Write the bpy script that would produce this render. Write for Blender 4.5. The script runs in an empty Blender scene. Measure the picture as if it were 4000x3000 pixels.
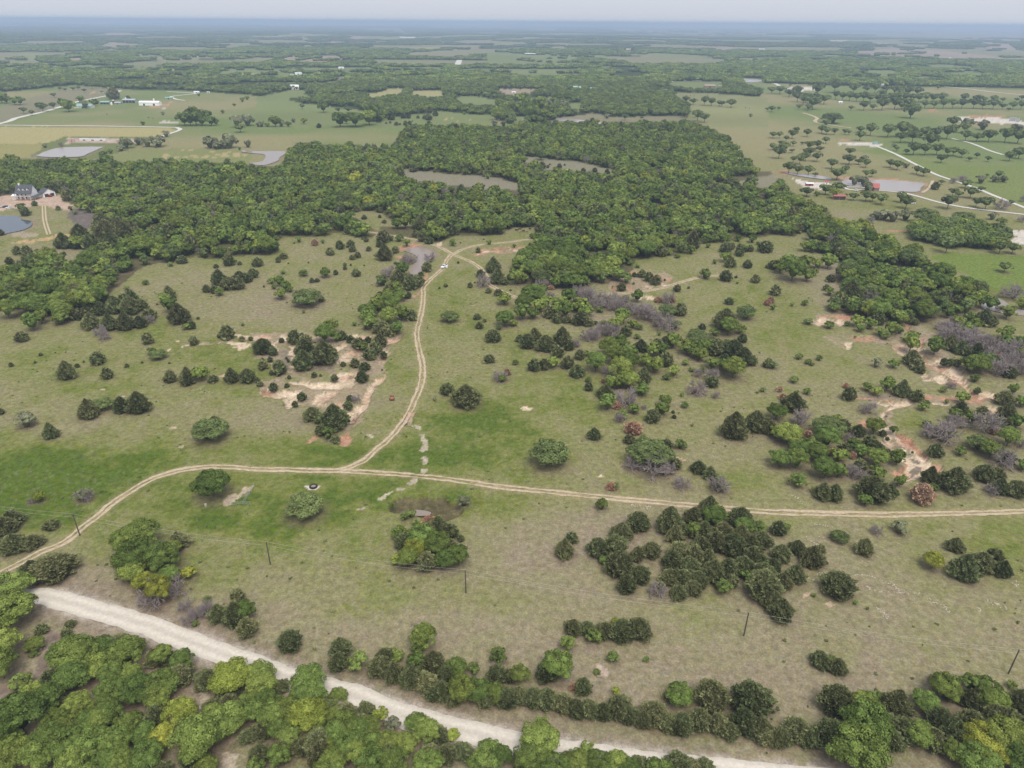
import bpy, math, random
import numpy as np
R = math.radians
scene = bpy.context.scene
col = scene.collection

# ------------------------------------------------------------------ camera
CAM_H, PITCH, ROLL, FPX = 135.0, R(27.03), R(0.42), 2773.0      # FPX: focal length for a 4000 px wide frame
cp, sp = math.cos(PITCH), math.sin(PITCH)
FWD = np.array([0, cp, -sp]); RT0 = np.array([1.0, 0, 0]); UP0 = np.array([0, sp, cp])
RT = RT0 * math.cos(ROLL) + UP0 * math.sin(ROLL)
UPV = -RT0 * math.sin(ROLL) + UP0 * math.cos(ROLL)
cam_data = bpy.data.cameras.new('camera')
cam_data.sensor_width = 36.0; cam_data.lens = 36.0 * FPX / 4000.0
cam_data.clip_start = 1.0; cam_data.clip_end = 200000.0
cam = bpy.data.objects.new('camera', cam_data); col.objects.link(cam)
from mathutils import Matrix, Vector
m = Matrix(((RT[0], UPV[0], -FWD[0], 0), (RT[1], UPV[1], -FWD[1], 0), (RT[2], UPV[2], -FWD[2], CAM_H), (0, 0, 0, 1)))
cam.matrix_world = m
scene.camera = cam

# ------------------------------------------------------------------ world, sun, exposure
SUN_EL, SUN_AZ = R(62), R(160)            # azimuth clockwise from +Y: the light comes from behind the camera, right
world = bpy.data.worlds.new('World'); scene.world = world; world.use_nodes = True
wn = world.node_tree.nodes; wl = world.node_tree.links
for n in list(wn): wn.remove(n)
sky = wn.new('ShaderNodeTexSky'); sky.sky_type = 'NISHITA'; sky.sun_disc = False
sky.sun_elevation = SUN_EL; sky.sun_rotation = SUN_AZ
sky.air_density = 1.0; sky.dust_density = 4.0; sky.ozone_density = 1.0
veil = wn.new('ShaderNodeMix'); veil.data_type = 'RGBA'; veil.inputs[0].default_value = 0.80   # even veil of thin high cloud
veil.inputs[7].default_value = (3.75, 3.92, 4.35, 1)
bg = wn.new('ShaderNodeBackground'); bg.inputs[1].default_value = 0.10
wo = wn.new('ShaderNodeOutputWorld')
wl.new(sky.outputs[0], veil.inputs[6]); wl.new(veil.outputs[2], bg.inputs[0]); wl.new(bg.outputs[0], wo.inputs[0])
sd = bpy.data.lights.new('sun', 'SUN'); sd.energy = 1.4; sd.angle = R(34); sd.color = (1.0, 0.95, 0.86)
sun = bpy.data.objects.new('sun', sd); col.objects.link(sun)
sdir = Vector((math.sin(SUN_AZ) * math.cos(SUN_EL), math.cos(SUN_AZ) * math.cos(SUN_EL), math.sin(SUN_EL)))
sun.rotation_euler = sdir.to_track_quat('Z', 'Y').to_euler()
sun.location = (0, -60, 150)
vs = scene.view_settings
vs.view_transform = 'Standard'; vs.look = 'None'; vs.gamma = 1.0; vs.use_curve_mapping = False
vs.exposure = 1.05
scene.render.engine = 'CYCLES'
scene.cycles.max_bounces = 6; scene.cycles.diffuse_bounces = 2; scene.cycles.glossy_bounces = 2
scene.cycles.transmission_bounces = 2; scene.cycles.transparent_max_bounces = 6; scene.cycles.volume_bounces = 1
scene.cycles.use_denoising = True

# ------------------------------------------------------------------ projection between photograph pixels (4000 x 3000) and the ground
def px_of(x, y, z=0.0):
    dx, dy, dz = x, y, np.asarray(z) - CAM_H
    a = dx * RT[0] + dy * RT[1] + dz * RT[2]
    b = dx * UPV[0] + dy * UPV[1] + dz * UPV[2]
    c = dx * FWD[0] + dy * FWD[1] + dz * FWD[2]
    c = np.where(c > 1.0, c, np.nan)
    return 2000 + FPX * a / c, 1500 - FPX * b / c, c
def ground(u, v, z=0.0):
    u = np.asarray(u, float); v = np.asarray(v, float)
    a = (u - 2000) / FPX; b = (1500 - v) / FPX
    d = FWD[None] + a.reshape(-1, 1) * RT[None] + b.reshape(-1, 1) * UPV[None]
    t = (z - CAM_H) / np.minimum(d[:, 2], -0.0028)
    return d[:, :2] * t[:, None]
def depth_at(u, v):
    p = ground([u], [v])[0]
    return float(px_of(p[0], p[1], 0.0)[2])
Z = 2212.0 / 1000.0
def tl(ox, oy, pts):                       # digitised points of a survey tile -> photograph pixels
    return [(ox + x / Z, oy + y / Z) for x, y in pts]

# ------------------------------------------------------------------ noise
_rng = np.random.default_rng(7)
_tab = _rng.random((256, 256))
def vnoise(x, y, off=0):
    x = x + off * 17.31; y = y + off * 9.77
    xi = np.floor(x); yi = np.floor(y); fx = x - xi; fy = y - yi
    fx = fx * fx * (3 - 2 * fx); fy = fy * fy * (3 - 2 * fy)
    i = xi.astype(np.int64) & 255; j = yi.astype(np.int64) & 255; i1 = (i + 1) & 255; j1 = (j + 1) & 255
    return (_tab[i, j] * (1 - fx) + _tab[i1, j] * fx) * (1 - fy) + (_tab[i, j1] * (1 - fx) + _tab[i1, j1] * fx) * fy
def fbm(x, y, scale, octv=4, off=0):
    s = 0; a = 1.0; t = 0; f = 1.0 / scale
    for k in range(octv):
        s = s + a * vnoise(x * f, y * f, off + k * 3); t += a; a *= 0.55; f *= 2.03
    return s / t
def sstep(a, b, x):
    t = np.clip((x - a) / (b - a), 0, 1); return t * t * (3 - 2 * t)
def pip(U, V, poly):
    poly = np.asarray(poly, float)
    out = np.zeros(U.shape, bool)
    with np.errstate(invalid='ignore'):
        bb = np.where((U >= poly[:, 0].min()) & (U <= poly[:, 0].max()) & (V >= poly[:, 1].min()) & (V <= poly[:, 1].max()))[0]
    if len(bb) == 0: return out
    u = U[bb]; v = V[bb]; ins = np.zeros(len(bb), bool)
    x0, y0 = poly[-1]
    for x1, y1 in poly:
        c = ((y1 > v) != (y0 > v))
        if y1 != y0:
            ins ^= c & (u < (x0 - x1) * (v - y1) / (y0 - y1) + x1)
        x0, y0 = x1, y1
    out[bb] = ins
    return out
def seg_dist(x, y, line):                  # distance to a polyline
    d = np.full(x.shape, 1e9)
    for (x0, y0), (x1, y1) in zip(line[:-1], line[1:]):
        ex, ey = x1 - x0, y1 - y0; L = ex * ex + ey * ey + 1e-9
        t = np.clip(((x - x0) * ex + (y - y0) * ey) / L, 0, 1)
        d = np.minimum(d, np.hypot(x - x0 - t * ex, y - y0 - t * ey))
    return d

# ------------------------------------------------------------------ colours and materials
HAZE_D, HAZE_C = 1.3e-4, (.50, .63, .84, 1)
KLIGHT = 1.55
def lin(c):
    c = np.asarray(c, float) / 255.0
    return np.where(c <= 0.04045, c / 12.92, ((c + 0.055) / 1.055) ** 2.4)
def alb(r, g, b):                          # surface colour whose sunlit look is (r, g, b)
    return np.minimum(lin((r, g, b)) / KLIGHT, 0.85)
MATS = {}
def new_mat(name):
    mt = bpy.data.materials.new(name); mt.use_nodes = True
    nt = mt.node_tree
    for n in list(nt.nodes): nt.nodes.remove(n)
    o = nt.nodes.new('ShaderNodeOutputMaterial')
    MATS[name] = mt
    return mt, nt, o
def plain(name, rgb, rough=0.8, metal=0.0, var=0.12, scale=1.5):
    mt, nt, o = new_mat(name)
    p = nt.nodes.new('ShaderNodeBsdfPrincipled')
    p.inputs['Roughness'].default_value = rough; p.inputs['Metallic'].default_value = metal
    tc = nt.nodes.new('ShaderNodeTexCoord'); ns = nt.nodes.new('ShaderNodeTexNoise')
    ns.inputs['Scale'].default_value = scale; ns.inputs['Detail'].default_value = 4
    mp = nt.nodes.new('ShaderNodeMapRange'); mp.inputs[3].default_value = 1 - var; mp.inputs[4].default_value = 1 + var
    mx = nt.nodes.new('ShaderNodeMix'); mx.data_type = 'RGBA'; mx.blend_type = 'MULTIPLY'; mx.inputs[0].default_value = 1
    mx.inputs[6].default_value = (*rgb, 1)
    nt.links.new(tc.outputs['Object'], ns.inputs['Vector']); nt.links.new(ns.outputs[0], mp.inputs[0])
    nt.links.new(mp.outputs[0], mx.inputs[7]); nt.links.new(mx.outputs[2], p.inputs['Base Color'])
    nt.links.new(p.outputs[0], o.inputs[0])
    return mt
def leaf(name, rgb, rgb2, hue_amt=0.5, trans=0.22):
    mt, nt, o = new_mat(name)
    N = nt.nodes.new; L = nt.links.new
    at = N('ShaderNodeAttribute'); at.attribute_name = 'var'
    oi = N('ShaderNodeObjectInfo')
    mix = N('ShaderNodeMix'); mix.data_type = 'RGBA'
    mix.inputs[6].default_value = (*rgb, 1); mix.inputs[7].default_value = (*rgb2, 1)
    mr = N('ShaderNodeMath'); mr.operation = 'POWER'; mr.inputs[1].default_value = 1.35
    L(oi.outputs['Random'], mr.inputs[0])
    ml = N('ShaderNodeMath'); ml.operation = 'MULTIPLY'; ml.inputs[1].default_value = hue_amt; L(mr.outputs[0], ml.inputs[0])
    L(ml.outputs[0], mix.inputs[0])
    v2 = N('ShaderNodeMath'); v2.operation = 'MULTIPLY'; v2.inputs[1].default_value = 7.31; L(oi.outputs['Random'], v2.inputs[0])
    fr = N('ShaderNodeMath'); fr.operation = 'FRACT'; L(v2.outputs[0], fr.inputs[0])
    m1 = N('ShaderNodeMapRange'); m1.inputs[3].default_value = 0.76; m1.inputs[4].default_value = 1.30; L(fr.outputs[0], m1.inputs[0])
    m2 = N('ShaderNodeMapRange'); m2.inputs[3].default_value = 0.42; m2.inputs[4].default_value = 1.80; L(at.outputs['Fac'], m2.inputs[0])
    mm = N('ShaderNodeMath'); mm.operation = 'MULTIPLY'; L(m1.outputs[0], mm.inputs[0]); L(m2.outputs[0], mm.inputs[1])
    mx = N('ShaderNodeMix'); mx.data_type = 'RGBA'; mx.blend_type = 'MULTIPLY'; mx.inputs[0].default_value = 1
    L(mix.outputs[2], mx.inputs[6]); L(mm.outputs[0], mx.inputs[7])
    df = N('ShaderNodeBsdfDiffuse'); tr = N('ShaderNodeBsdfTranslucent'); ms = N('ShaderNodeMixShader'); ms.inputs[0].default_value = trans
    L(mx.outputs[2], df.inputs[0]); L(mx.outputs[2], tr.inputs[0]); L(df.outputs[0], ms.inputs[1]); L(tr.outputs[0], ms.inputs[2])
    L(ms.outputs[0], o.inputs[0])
    return mt
leaf('oak_leaf', (0.116, 0.168, 0.044), (0.208, 0.242, 0.058), 0.85)
leaf('dark_oak_leaf', (0.122, 0.158, 0.058), (0.150, 0.180, 0.064), 0.7)
leaf('yellow_leaf', (0.215, 0.255, 0.050), (0.275, 0.275, 0.050), 0.8)
leaf('shrub_leaf', (0.128, 0.174, 0.048), (0.170, 0.210, 0.058), 0.8)
leaf('pale_leaf', (0.190, 0.205, 0.112), (0.210, 0.210, 0.132), 0.8)
leaf('cedar_leaf', (0.136, 0.160, 0.070), (0.196, 0.196, 0.090), 0.9, 0.18)
leaf('rust_leaf', (0.400, 0.225, 0.150), (0.400, 0.280, 0.195), 0.9, 0.15)
leaf('weed_leaf', (0.100, 0.135, 0.050), (0.150, 0.150, 0.075), 0.9)
plain('bark', (0.10, 0.085, 0.07), 0.9, var=0.3, scale=3)
plain('grey_twig', (0.280, 0.236, 0.222), 0.9, var=0.2, scale=3)

# ------------------------------------------------------------------ mesh helpers
def mesh_np(name, verts, faces, mat=None, quads=True, attr=None):
    verts = np.asarray(verts, np.float32); faces = np.asarray(faces, np.int32)
    me = bpy.data.meshes.new(name)
    k = faces.shape[1]
    me.vertices.add(len(verts)); me.vertices.foreach_set('co', verts.ravel())
    me.loops.add(faces.size); me.loops.foreach_set('vertex_index', faces.ravel())
    me.polygons.add(len(faces)); me.polygons.foreach_set('loop_start', np.arange(0, faces.size, k, dtype=np.int32))
    if attr:
        for an, arr in attr.items():
            arr = np.asarray(arr, np.float32)
            if arr.ndim == 1:
                a = me.attributes.new(an, 'FLOAT', 'POINT'); a.data.foreach_set('value', arr)
            else:
                a = me.attributes.new(an, 'FLOAT_COLOR', 'POINT')
                if arr.shape[1] == 3: arr = np.hstack([arr, np.ones((len(arr), 1), np.float32)])
                a.data.foreach_set('color', arr.ravel())
    if mat: me.materials.append(MATS[mat] if isinstance(mat, str) else mat)
    me.update(calc_edges=True)
    return me
def obj(name, me, parent=None, loc=None, rz=0.0, scale=None):
    o = bpy.data.objects.new(name, me); col.objects.link(o)
    if parent is not None: o.parent = parent
    if loc is not None: o.location = loc
    if rz: o.rotation_euler = (0, 0, rz)
    if scale is not None: o.scale = scale
    return o
def tag(o, label=None, cat=None, group=None, kind=None):
    if label: o['label'] = label
    if cat: o['category'] = cat
    if group: o['group'] = group
    if kind: o['kind'] = kind
    return o
class MB:                                   # collects boxes, prisms and tubes, builds ONE mesh
    def __init__(s): s.v = []; s.f = []
    def add(s, vs, fs):
        b = len(s.v); s.v += [tuple(p) for p in vs]; s.f += [tuple(b + i for i in f) for f in fs]; return s
    def box(s, x0, x1, y0, y1, z0, z1):
        return s.add([(x0, y0, z0), (x1, y0, z0), (x1, y1, z0), (x0, y1, z0), (x0, y0, z1), (x1, y0, z1), (x1, y1, z1), (x0, y1, z1)],
                     [(0, 3, 2, 1), (4, 5, 6, 7), (0, 1, 5, 4), (1, 2, 6, 5), (2, 3, 7, 6), (3, 0, 4, 7)])
    def tube(s, p, q, r0, r1=None, n=6):
        r1 = r0 if r1 is None else r1
        p = Vector(p); q = Vector(q); d = (q - p).normalized()
        a = d.orthogonal().normalized(); b = d.cross(a)
        vs = [p + (a * math.cos(2 * math.pi * i / n) + b * math.sin(2 * math.pi * i / n)) * r0 for i in range(n)] + \
             [q + (a * math.cos(2 * math.pi * i / n) + b * math.sin(2 * math.pi * i / n)) * r1 for i in range(n)]
        fs = [(i, (i + 1) % n, n + (i + 1) % n, n + i) for i in range(n)] + [tuple(range(n - 1, -1, -1)), tuple(range(n, 2 * n))]
        return s.add(vs, fs)
    def lathe(s, cx, cy, prof, n=16):       # prof: (r, z) pairs
        vs = [(cx + r * math.cos(2 * math.pi * i / n), cy + r * math.sin(2 * math.pi * i / n), z) for r, z in prof for i in range(n)]
        fs = [(k * n + i, k * n + (i + 1) % n, (k + 1) * n + (i + 1) % n, (k + 1) * n + i) for k in range(len(prof) - 1) for i in range(n)]
        return s.add(vs, fs)
    def prism(s, prof, x0, x1):             # profile in (y, z), extruded along x
        n = len(prof)
        vs = [(x0, y, z) for y, z in prof] + [(x1, y, z) for y, z in prof]
        fs = [(i, (i + 1) % n, n + (i + 1) % n, n + i) for i in range(n)] + [tuple(range(n - 1, -1, -1)), tuple(range(n, 2 * n))]
        return s.add(vs, fs)
    def mesh(s, name, mat):
        me = bpy.data.meshes.new(name); me.from_pydata(s.v, [], s.f); me.materials.append(MATS[mat]); me.update(); return me
    def build(s, name, mat, parent=None): return obj(name, s.mesh(name, mat), parent)
def empty(name, loc, rz=0.0, scale=1.0):
    o = bpy.data.objects.new(name, None); o.empty_display_size = 0.5; col.objects.link(o)
    o.location = loc; o.rotation_euler = (0, 0, rz)
    if scale != 1.0: o.scale = (scale,) * 3
    return o
# ------------------------------------------------------------------ survey: open fields of the far country (the rest is wooded)
T00, T10, T20, T30 = (0, 0), (1000, 0), (2000, 0), (3000, 0)
PAST, STRAW, TAN, PALE, PINK, PLAIN = (136, 146, 98), (176, 170, 122), (168, 154, 128), (150, 152, 112), (172, 156, 140), (150, 140, 122)
FIELDS = []          # (polygon in photograph pixels, colour)
def F(t, c, *polys):
    for p in polys: FIELDS.append((tl(t[0], t[1], p), c))
F(T00, PAST, [(0, 575), (400, 572), (600, 556), (720, 556), (1000, 572), (1200, 577), (1445, 572), (1420, 600), (1200, 602), (900, 592), (700, 588), (500, 590), (0, 592)],
  [(1880, 640), (1930, 598), (2212, 588), (2212, 640)], [(700, 690), (780, 676), (785, 702), (700, 708)])
F(T00, STRAW, [(1385, 612), (1480, 588), (1740, 582), (1735, 600), (1500, 614)], [(1700, 662), (1740, 646), (2212, 638), (2212, 664)])
F(T00, TAN, [(990, 653), (1300, 653), (1700, 650), (1690, 668), (1000, 668)], [(820, 390), (960, 368), (1160, 378), (1240, 395), (1100, 408), (960, 402)],
  [(860, 284), (1100, 288), (1280, 308), (1000, 318)], [(560, 500), (750, 493), (700, 522), (580, 528)], [(500, 195), (1000, 190), (1000, 212), (520, 214)])
F(T00, PALE, [(1150, 492), (1170, 458), (1290, 468), (1440, 488), (1435, 514), (1300, 508), (1200, 494)], [(1470, 486), (1870, 486), (1865, 502), (1590, 518)],
  [(1840, 542), (2000, 512), (2030, 534)], [(120, 448), (220, 443), (340, 468), (330, 532), (250, 522)])
F(T10, PAST, [(0, 1106), (0, 868), (250, 858), (430, 898), (560, 908), (860, 948), (955, 958), (960, 1010), (900, 1040), (680, 1106)],
  [(0, 590), (640, 584), (830, 578), (1640, 578), (1645, 612), (1580, 640), (1300, 662), (1000, 640), (860, 620), (760, 650), (840, 652), (640, 722), (0, 722)],
  [(0, 840), (280, 778), (450, 778), (410, 812), (540, 850), (300, 842), (250, 872), (0, 878)], [(1690, 834), (1950, 832), (2082, 868), (2085, 918), (1780, 898)],
  [(1060, 1106), (1090, 1030), (1600, 958), (1790, 983), (2050, 998), (2040, 1060), (2212, 1075), (2212, 1106)], [(1740, 602), (1780, 584), (2212, 593), (2212, 638), (1850, 614)],
  [(1970, 472), (2000, 452), (2212, 452), (2212, 562), (2000, 552)], [(1010, 352), (1080, 328), (1170, 350), (1100, 372)])
F(T10, STRAW, [(930, 822), (1100, 790), (1130, 763), (1288, 763), (1240, 812), (1000, 852)], [(1320, 822), (1360, 788), (1612, 778), (1632, 842), (1500, 838)],
  [(1320, 404), (1612, 402), (1600, 422), (1340, 418)], [(1650, 405), (1780, 406), (1770, 421)])
F(T10, PINK, [(200, 512), (330, 468), (490, 483), (772, 488), (740, 522), (560, 538), (380, 532)], [(2040, 768), (2212, 768), (2212, 822), (2130, 802)],
  [(800, 308), (940, 318), (920, 337), (820, 332)], [(600, 344), (760, 349), (740, 361), (620, 360)])
F(T10, PALE, [(360, 324), (480, 317), (470, 336), (370, 337)], [(380, 388), (560, 391), (550, 407), (400, 407)])
F(T10, PLAIN, [(800, 252), (1300, 238), (1290, 277), (1050, 264)], [(0, 205), (800, 210), (1100, 222), (700, 236), (0, 232)], [(1500, 222), (2212, 222), (2212, 250), (1500, 244)])
F(T20, PAST, [(0, 460), (100, 463), (550, 472), (720, 473), (985, 488), (700, 497), (560, 502), (560, 562), (0, 558)], [(0, 593), (585, 595), (622, 652), (560, 657), (490, 652), (300, 647), (200, 667), (100, 657), (0, 642)],
  [(930, 464), (1250, 457), (1500, 467), (1775, 492), (1700, 503), (1280, 486), (1100, 474)], [(1300, 716), (1450, 698), (1832, 708), (1822, 762), (1560, 768), (1370, 738)],
  [(150, 850), (350, 838), (360, 882), (160, 912)], [(490, 890), (622, 888), (590, 952), (480, 942)], [(0, 1008), (132, 1008), (132, 1062), (0, 1072)], [(1300, 613), (1985, 613), (1900, 628), (1290, 626)],
  [(1960, 668), (2200, 678), (2212, 762), (2130, 757), (1980, 722)], [(640, 568), (872, 568), (830, 583)])
F(T20, (150, 152, 108), [(1370, 798), (1700, 803), (2040, 828), (2212, 848), (2212, 1106), (1740, 1106), (1560, 978), (1530, 898), (1430, 838)])
F(T20, (146, 140, 112), [(560, 1000), (700, 978), (870, 1010), (1480, 998), (1562, 1052), (1480, 1067), (1240, 1042), (870, 1052), (740, 1062), (750, 1106), (200, 1106), (300, 1070), (400, 1018)])
F(T20, PALE, [(290, 411), (390, 393), (532, 410), (500, 422)], [(930, 412), (1060, 412), (1060, 438), (960, 436)])
F(T20, TAN, [(1580, 394), (1905, 404), (1880, 422), (1820, 442), (1700, 414)], [(0, 768), (202, 768), (150, 814), (0, 832)])
F(T20, PLAIN, [(700, 246), (1000, 234), (2212, 232), (2212, 300), (1500, 292), (1000, 280)], [(0, 240), (420, 246), (380, 262), (0, 258)])
F(T30, PAST, [(770, 622), (880, 603), (1100, 603), (1132, 642), (1000, 667), (900, 642)], [(1190, 672), (1310, 658), (1592, 683), (1580, 708), (1340, 694)],
  [(1190, 544), (1560, 553), (1780, 573), (1905, 590), (1500, 584)], [(1420, 632), (1720, 613), (1885, 623), (1870, 657), (1740, 648)])
F(T30, PINK, [(700, 446), (1080, 418), (1500, 433), (2052, 484), (2052, 503), (1500, 498), (1200, 493), (900, 474)], [(1430, 329), (2212, 348), (2212, 368), (1700, 350)],
  [(1810, 369), (2100, 383), (2205, 440), (1900, 424)])
F(T30, (205, 188, 160), [(470, 340), (692, 344), (680, 360), (540, 356)], [(900, 374), (1040, 376), (1000, 387)])
F(T30, PLAIN, [(0, 235), (2212, 263), (2212, 332), (1800, 322), (1000, 302), (0, 292)])
WOOD_U = np.array([-1500, 0, 295, 470, 700, 1000, 1130, 1250, 1430, 1440, 1480, 1700, 1800, 1930, 2000, 2130, 2300, 2690, 2692, 2960, 3000, 3280, 3500, 4000, 5500], float)
WOOD_V = np.array([370, 360, 332, 348, 352, 372, 412, 415, 432, 475, 480, 445, 440, 460, 490, 482, 458, 458, 372, 384, 325, 335, 335, 345, 355], float)

# main oak wood and its clearings
WOOD_MAIN = [(-600, 600), (0, 620), (145, 620), (407, 631), (633, 636), (904, 640), (1000, 649), (1090, 654), (1140, 580), (1160, 556), (1276, 563), (1375, 566), (1425, 568), (1475, 578), (1533, 566), (1556, 527),
  (1573, 505), (1627, 488), (1989, 495), (2043, 480), (2314, 478), (2531, 479), (2712, 474), (2820, 524), (2893, 597), (2965, 669), (3000, 667), (3077, 726), (3113, 780), (3230, 812), (3253, 848), (3325, 889), (3375, 920), (3452, 952), (3497, 979),
  (3583, 1027), (3633, 1059), (3660, 1086), (3700, 1108), (3769, 1131), (3832, 1167), (3827, 1212), (3746, 1244), (3669, 1244), (3588, 1271), (3520, 1280), (3407, 1253), (3357, 1235), (3253, 1226), (3222, 1203), (3289, 1167), (3316, 1149),
  (3271, 1113), (3271, 1081), (3325, 1050), (3289, 1027), (3267, 1000), (3140, 988), (3140, 952), (3181, 925), (3135, 907), (3104, 925), (3040, 920), (2949, 925), (2859, 943), (2768, 952), (2678, 934), (2723, 979), (2669, 993),
  (2542, 1007), (2479, 1018), (2470, 1059), (2416, 1104), (2380, 1108), (2316, 1108), (2271, 1122), (2136, 1131), (2090, 1118), (2018, 1118), (2000, 1090), (2000, 1059), (2027, 1027), (2059, 1009), (2108, 979), (2108, 929), (2104, 889), (2000, 889),
  (1958, 920), (1904, 920), (1791, 920), (1746, 934), (1692, 952), (1633, 939), (1574, 925), (1524, 920), (1479, 911), (1457, 929), (1420, 934), (1371, 925), (1316, 911), (1294, 911), (1271, 925), (1181, 929), (1104, 929), (1068, 943), (1027, 952), (1063, 997),
  (972, 1000), (814, 1014), (768, 1005), (710, 1007), (678, 1027), (606, 1032), (561, 1045), (533, 1063), (493, 1102), (416, 1151), (393, 1190), (316, 1253), (217, 1253), (190, 1244), (68, 1222), (0, 1217), (-600, 1230), (-600, 1100),
  (0, 1086), (54, 1063), (131, 1027), (203, 1027), (280, 1045), (335, 1041), (389, 1000), (479, 957), (542, 934), (560, 907), (450, 880), (393, 853), (353, 839), (271, 794), (242, 776), (244, 753), (194, 753), (63, 762), (0, 767), (-600, 780)]
CLEARINGS = [[(1565, 660), (1700, 673), (1880, 688), (1990, 704), (2040, 727), (2030, 747), (1960, 744), (1800, 727), (1650, 714), (1580, 702), (1572, 680)],
  tl(2000, 500, [(10, 255), (200, 248), (330, 268), (600, 298), (740, 328), (895, 368), (880, 402), (700, 387), (590, 377), (470, 362), (350, 367), (240, 362), (200, 332), (60, 292)]),
  tl(2000, 500, [(1690, 475), (1820, 470), (2010, 455), (2030, 510), (1900, 522), (1780, 522)]), tl(2000, 500, [(2110, 430), (2290, 400), (2280, 500), (2130, 522), (2090, 500)]),
  tl(2000, 500, [(1100, 735), (1250, 723), (1400, 723), (1180, 782), (1140, 797)]),
  tl(1000, 500, [(750, 730), (1050, 713), (1110, 760), (1200, 800), (1480, 815), (1470, 870), (1240, 860), (1080, 850), (1050, 912), (960, 830), (890, 800), (780, 782), (690, 792)]),
  tl(1000, 500, [(430, 800), (560, 785), (760, 770), (760, 790), (560, 815), (440, 812)])]

# bare soil, banks and pads of the near ground: (tile, colour, depth, polygons)
SAND, RED, CAL, GREY, BROWN, THIN = (230, 208, 180), (198, 154, 126), (226, 216, 204), (150, 138, 120), (112, 104, 76), (176, 158, 134)
SOIL = []
THINS = []           # thin, half-bare turf round the gullies
def TH(t, *polys):
    for p in polys: THINS.append(tl(t[0], t[1], p))
TH((1000, 1000), [(-40, 665), (300, 660), (560, 665), (800, 672), (1040, 668), (1260, 680), (1160, 780), (1150, 880), (1100, 1000), (1120, 1040), (1040, 1130), (1000, 1240), (900, 1420), (790, 1530), (690, 1420), (560, 1300), (400, 1290), (200, 1220), (20, 1160), (-20, 1100), (180, 1060), (80, 900), (-20, 870), (130, 760), (-40, 740)])
TH((3000, 1000), [(1060, 745), (1200, 600), (1300, 600), (1420, 680), (1520, 780), (1580, 880), (1690, 970), (1760, 1106), (1480, 1110), (1330, 1060), (1400, 1000), (1250, 890), (1080, 812)], [(440, 500), (900, 500), (930, 560), (680, 600), (420, 600), (380, 560)], [(480, 690), (930, 680), (1160, 720), (1150, 750), (760, 740), (700, 790), (590, 760)])
TH((3000, 1500), [(740, 90), (1050, 90), (1300, 140), (1260, 210), (1120, 215), (1060, 330), (1120, 400), (1010, 395), (880, 400), (790, 380), (790, 320), (900, 300), (990, 210), (900, 180), (880, 140)], [(1320, 95), (1700, 110), (1900, 60), (2000, 100), (2150, 190), (2000, 280), (1860, 280), (1800, 180), (1560, 190), (1330, 150)], [(960, 480), (1060, 470), (1180, 640), (1210, 700), (1080, 790), (1110, 850), (1250, 860), (1280, 800), (1120, 700), (1100, 600)])
TH((2000, 1000), [(830, 240), (1040, 110), (1220, 125), (1400, 180), (1390, 215), (1270, 260), (1180, 300), (1000, 310), (850, 300)])
def S(t, c, dep, *polys):
    for p in polys: SOIL.append((tl(t[0], t[1], p), c, dep))
S((1000, 1000), SAND, .7, [(0, 690), (40, 685), (260, 680), (300, 690), (530, 690), (540, 712), (300, 717), (150, 712), (0, 722)], [(790, 685), (950, 680), (1030, 680), (960, 712), (800, 702)],
  [(1130, 720), (1230, 695), (1240, 712), (1140, 765), (1112, 840), (1140, 850), (1120, 900), (1060, 925), (1080, 860)], [(140, 770), (205, 738), (175, 790), (205, 805), (170, 808)],
  [(280, 800), (325, 800), (345, 900), (312, 972), (265, 972), (300, 900)], [(100, 922), (225, 930), (212, 962), (130, 952)], [(655, 812), (720, 758), (795, 753), (760, 802), (690, 824)],
  [(705, 862), (850, 828), (870, 812), (960, 858), (932, 898), (830, 893), (720, 928)], [(695, 1020), (800, 1008), (885, 998), (885, 1042), (800, 1106), (740, 1092), (655, 1072)],
  [(1020, 1082), (1112, 1018), (1092, 1052), (1050, 1106)], [(300, 1078), (420, 1078), (740, 1083), (862, 1088), (855, 1106), (300, 1106)])
S((1000, 1000), GREY, .3, [(500, 915), (560, 930), (620, 960), (720, 955), (640, 995), (540, 1000)], [(220, 820), (280, 800), (300, 880), (270, 960), (220, 920)], [(560, 800), (680, 830), (720, 900), (660, 830)])
S((1000, 1000), RED, .3, [(1200, 128), (1300, 118), (1240, 152)], [(1400, 310), (1432, 250), (1450, 195), (1500, 128), (1508, 138), (1462, 210), (1440, 262), (1365, 350), (1338, 350), (1390, 300)], [(1220, 0), (1335, 0), (1250, 18)])
S((1000, 1500), SAND, .8, [(40, 42), (130, 48), (180, 56), (375, 56), (345, 92), (280, 98), (120, 102), (55, 102)], [(425, 0), (865, 0), (700, 22), (480, 34)], [(250, 110), (342, 88), (335, 172), (268, 192), (238, 160)],
  [(335, 182), (500, 132), (560, 82), (695, 82), (602, 152), (642, 182), (742, 128), (755, 190), (702, 272), (640, 272), (600, 292), (598, 220), (640, 190), (560, 192), (500, 172)],
  [(930, 60), (1000, 0), (1035, 0), (982, 92), (942, 182), (862, 292), (832, 334), (800, 302), (778, 270), (830, 210), (900, 170)], [(1240, 290), (1330, 240), (1362, 250), (1330, 320), (1260, 340)])
S((1000, 1500), RED, .3, [(592, 230), (642, 208), (642, 262), (600, 292)], [(720, 460), (780, 428), (822, 470), (780, 512), (740, 524), (698, 512)], [(428, 492), (520, 438), (532, 472), (470, 502)], [(60, 48), (120, 60), (80, 92), (55, 80)], [(860, 250), (888, 262), (830, 338), (822, 320)])
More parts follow.
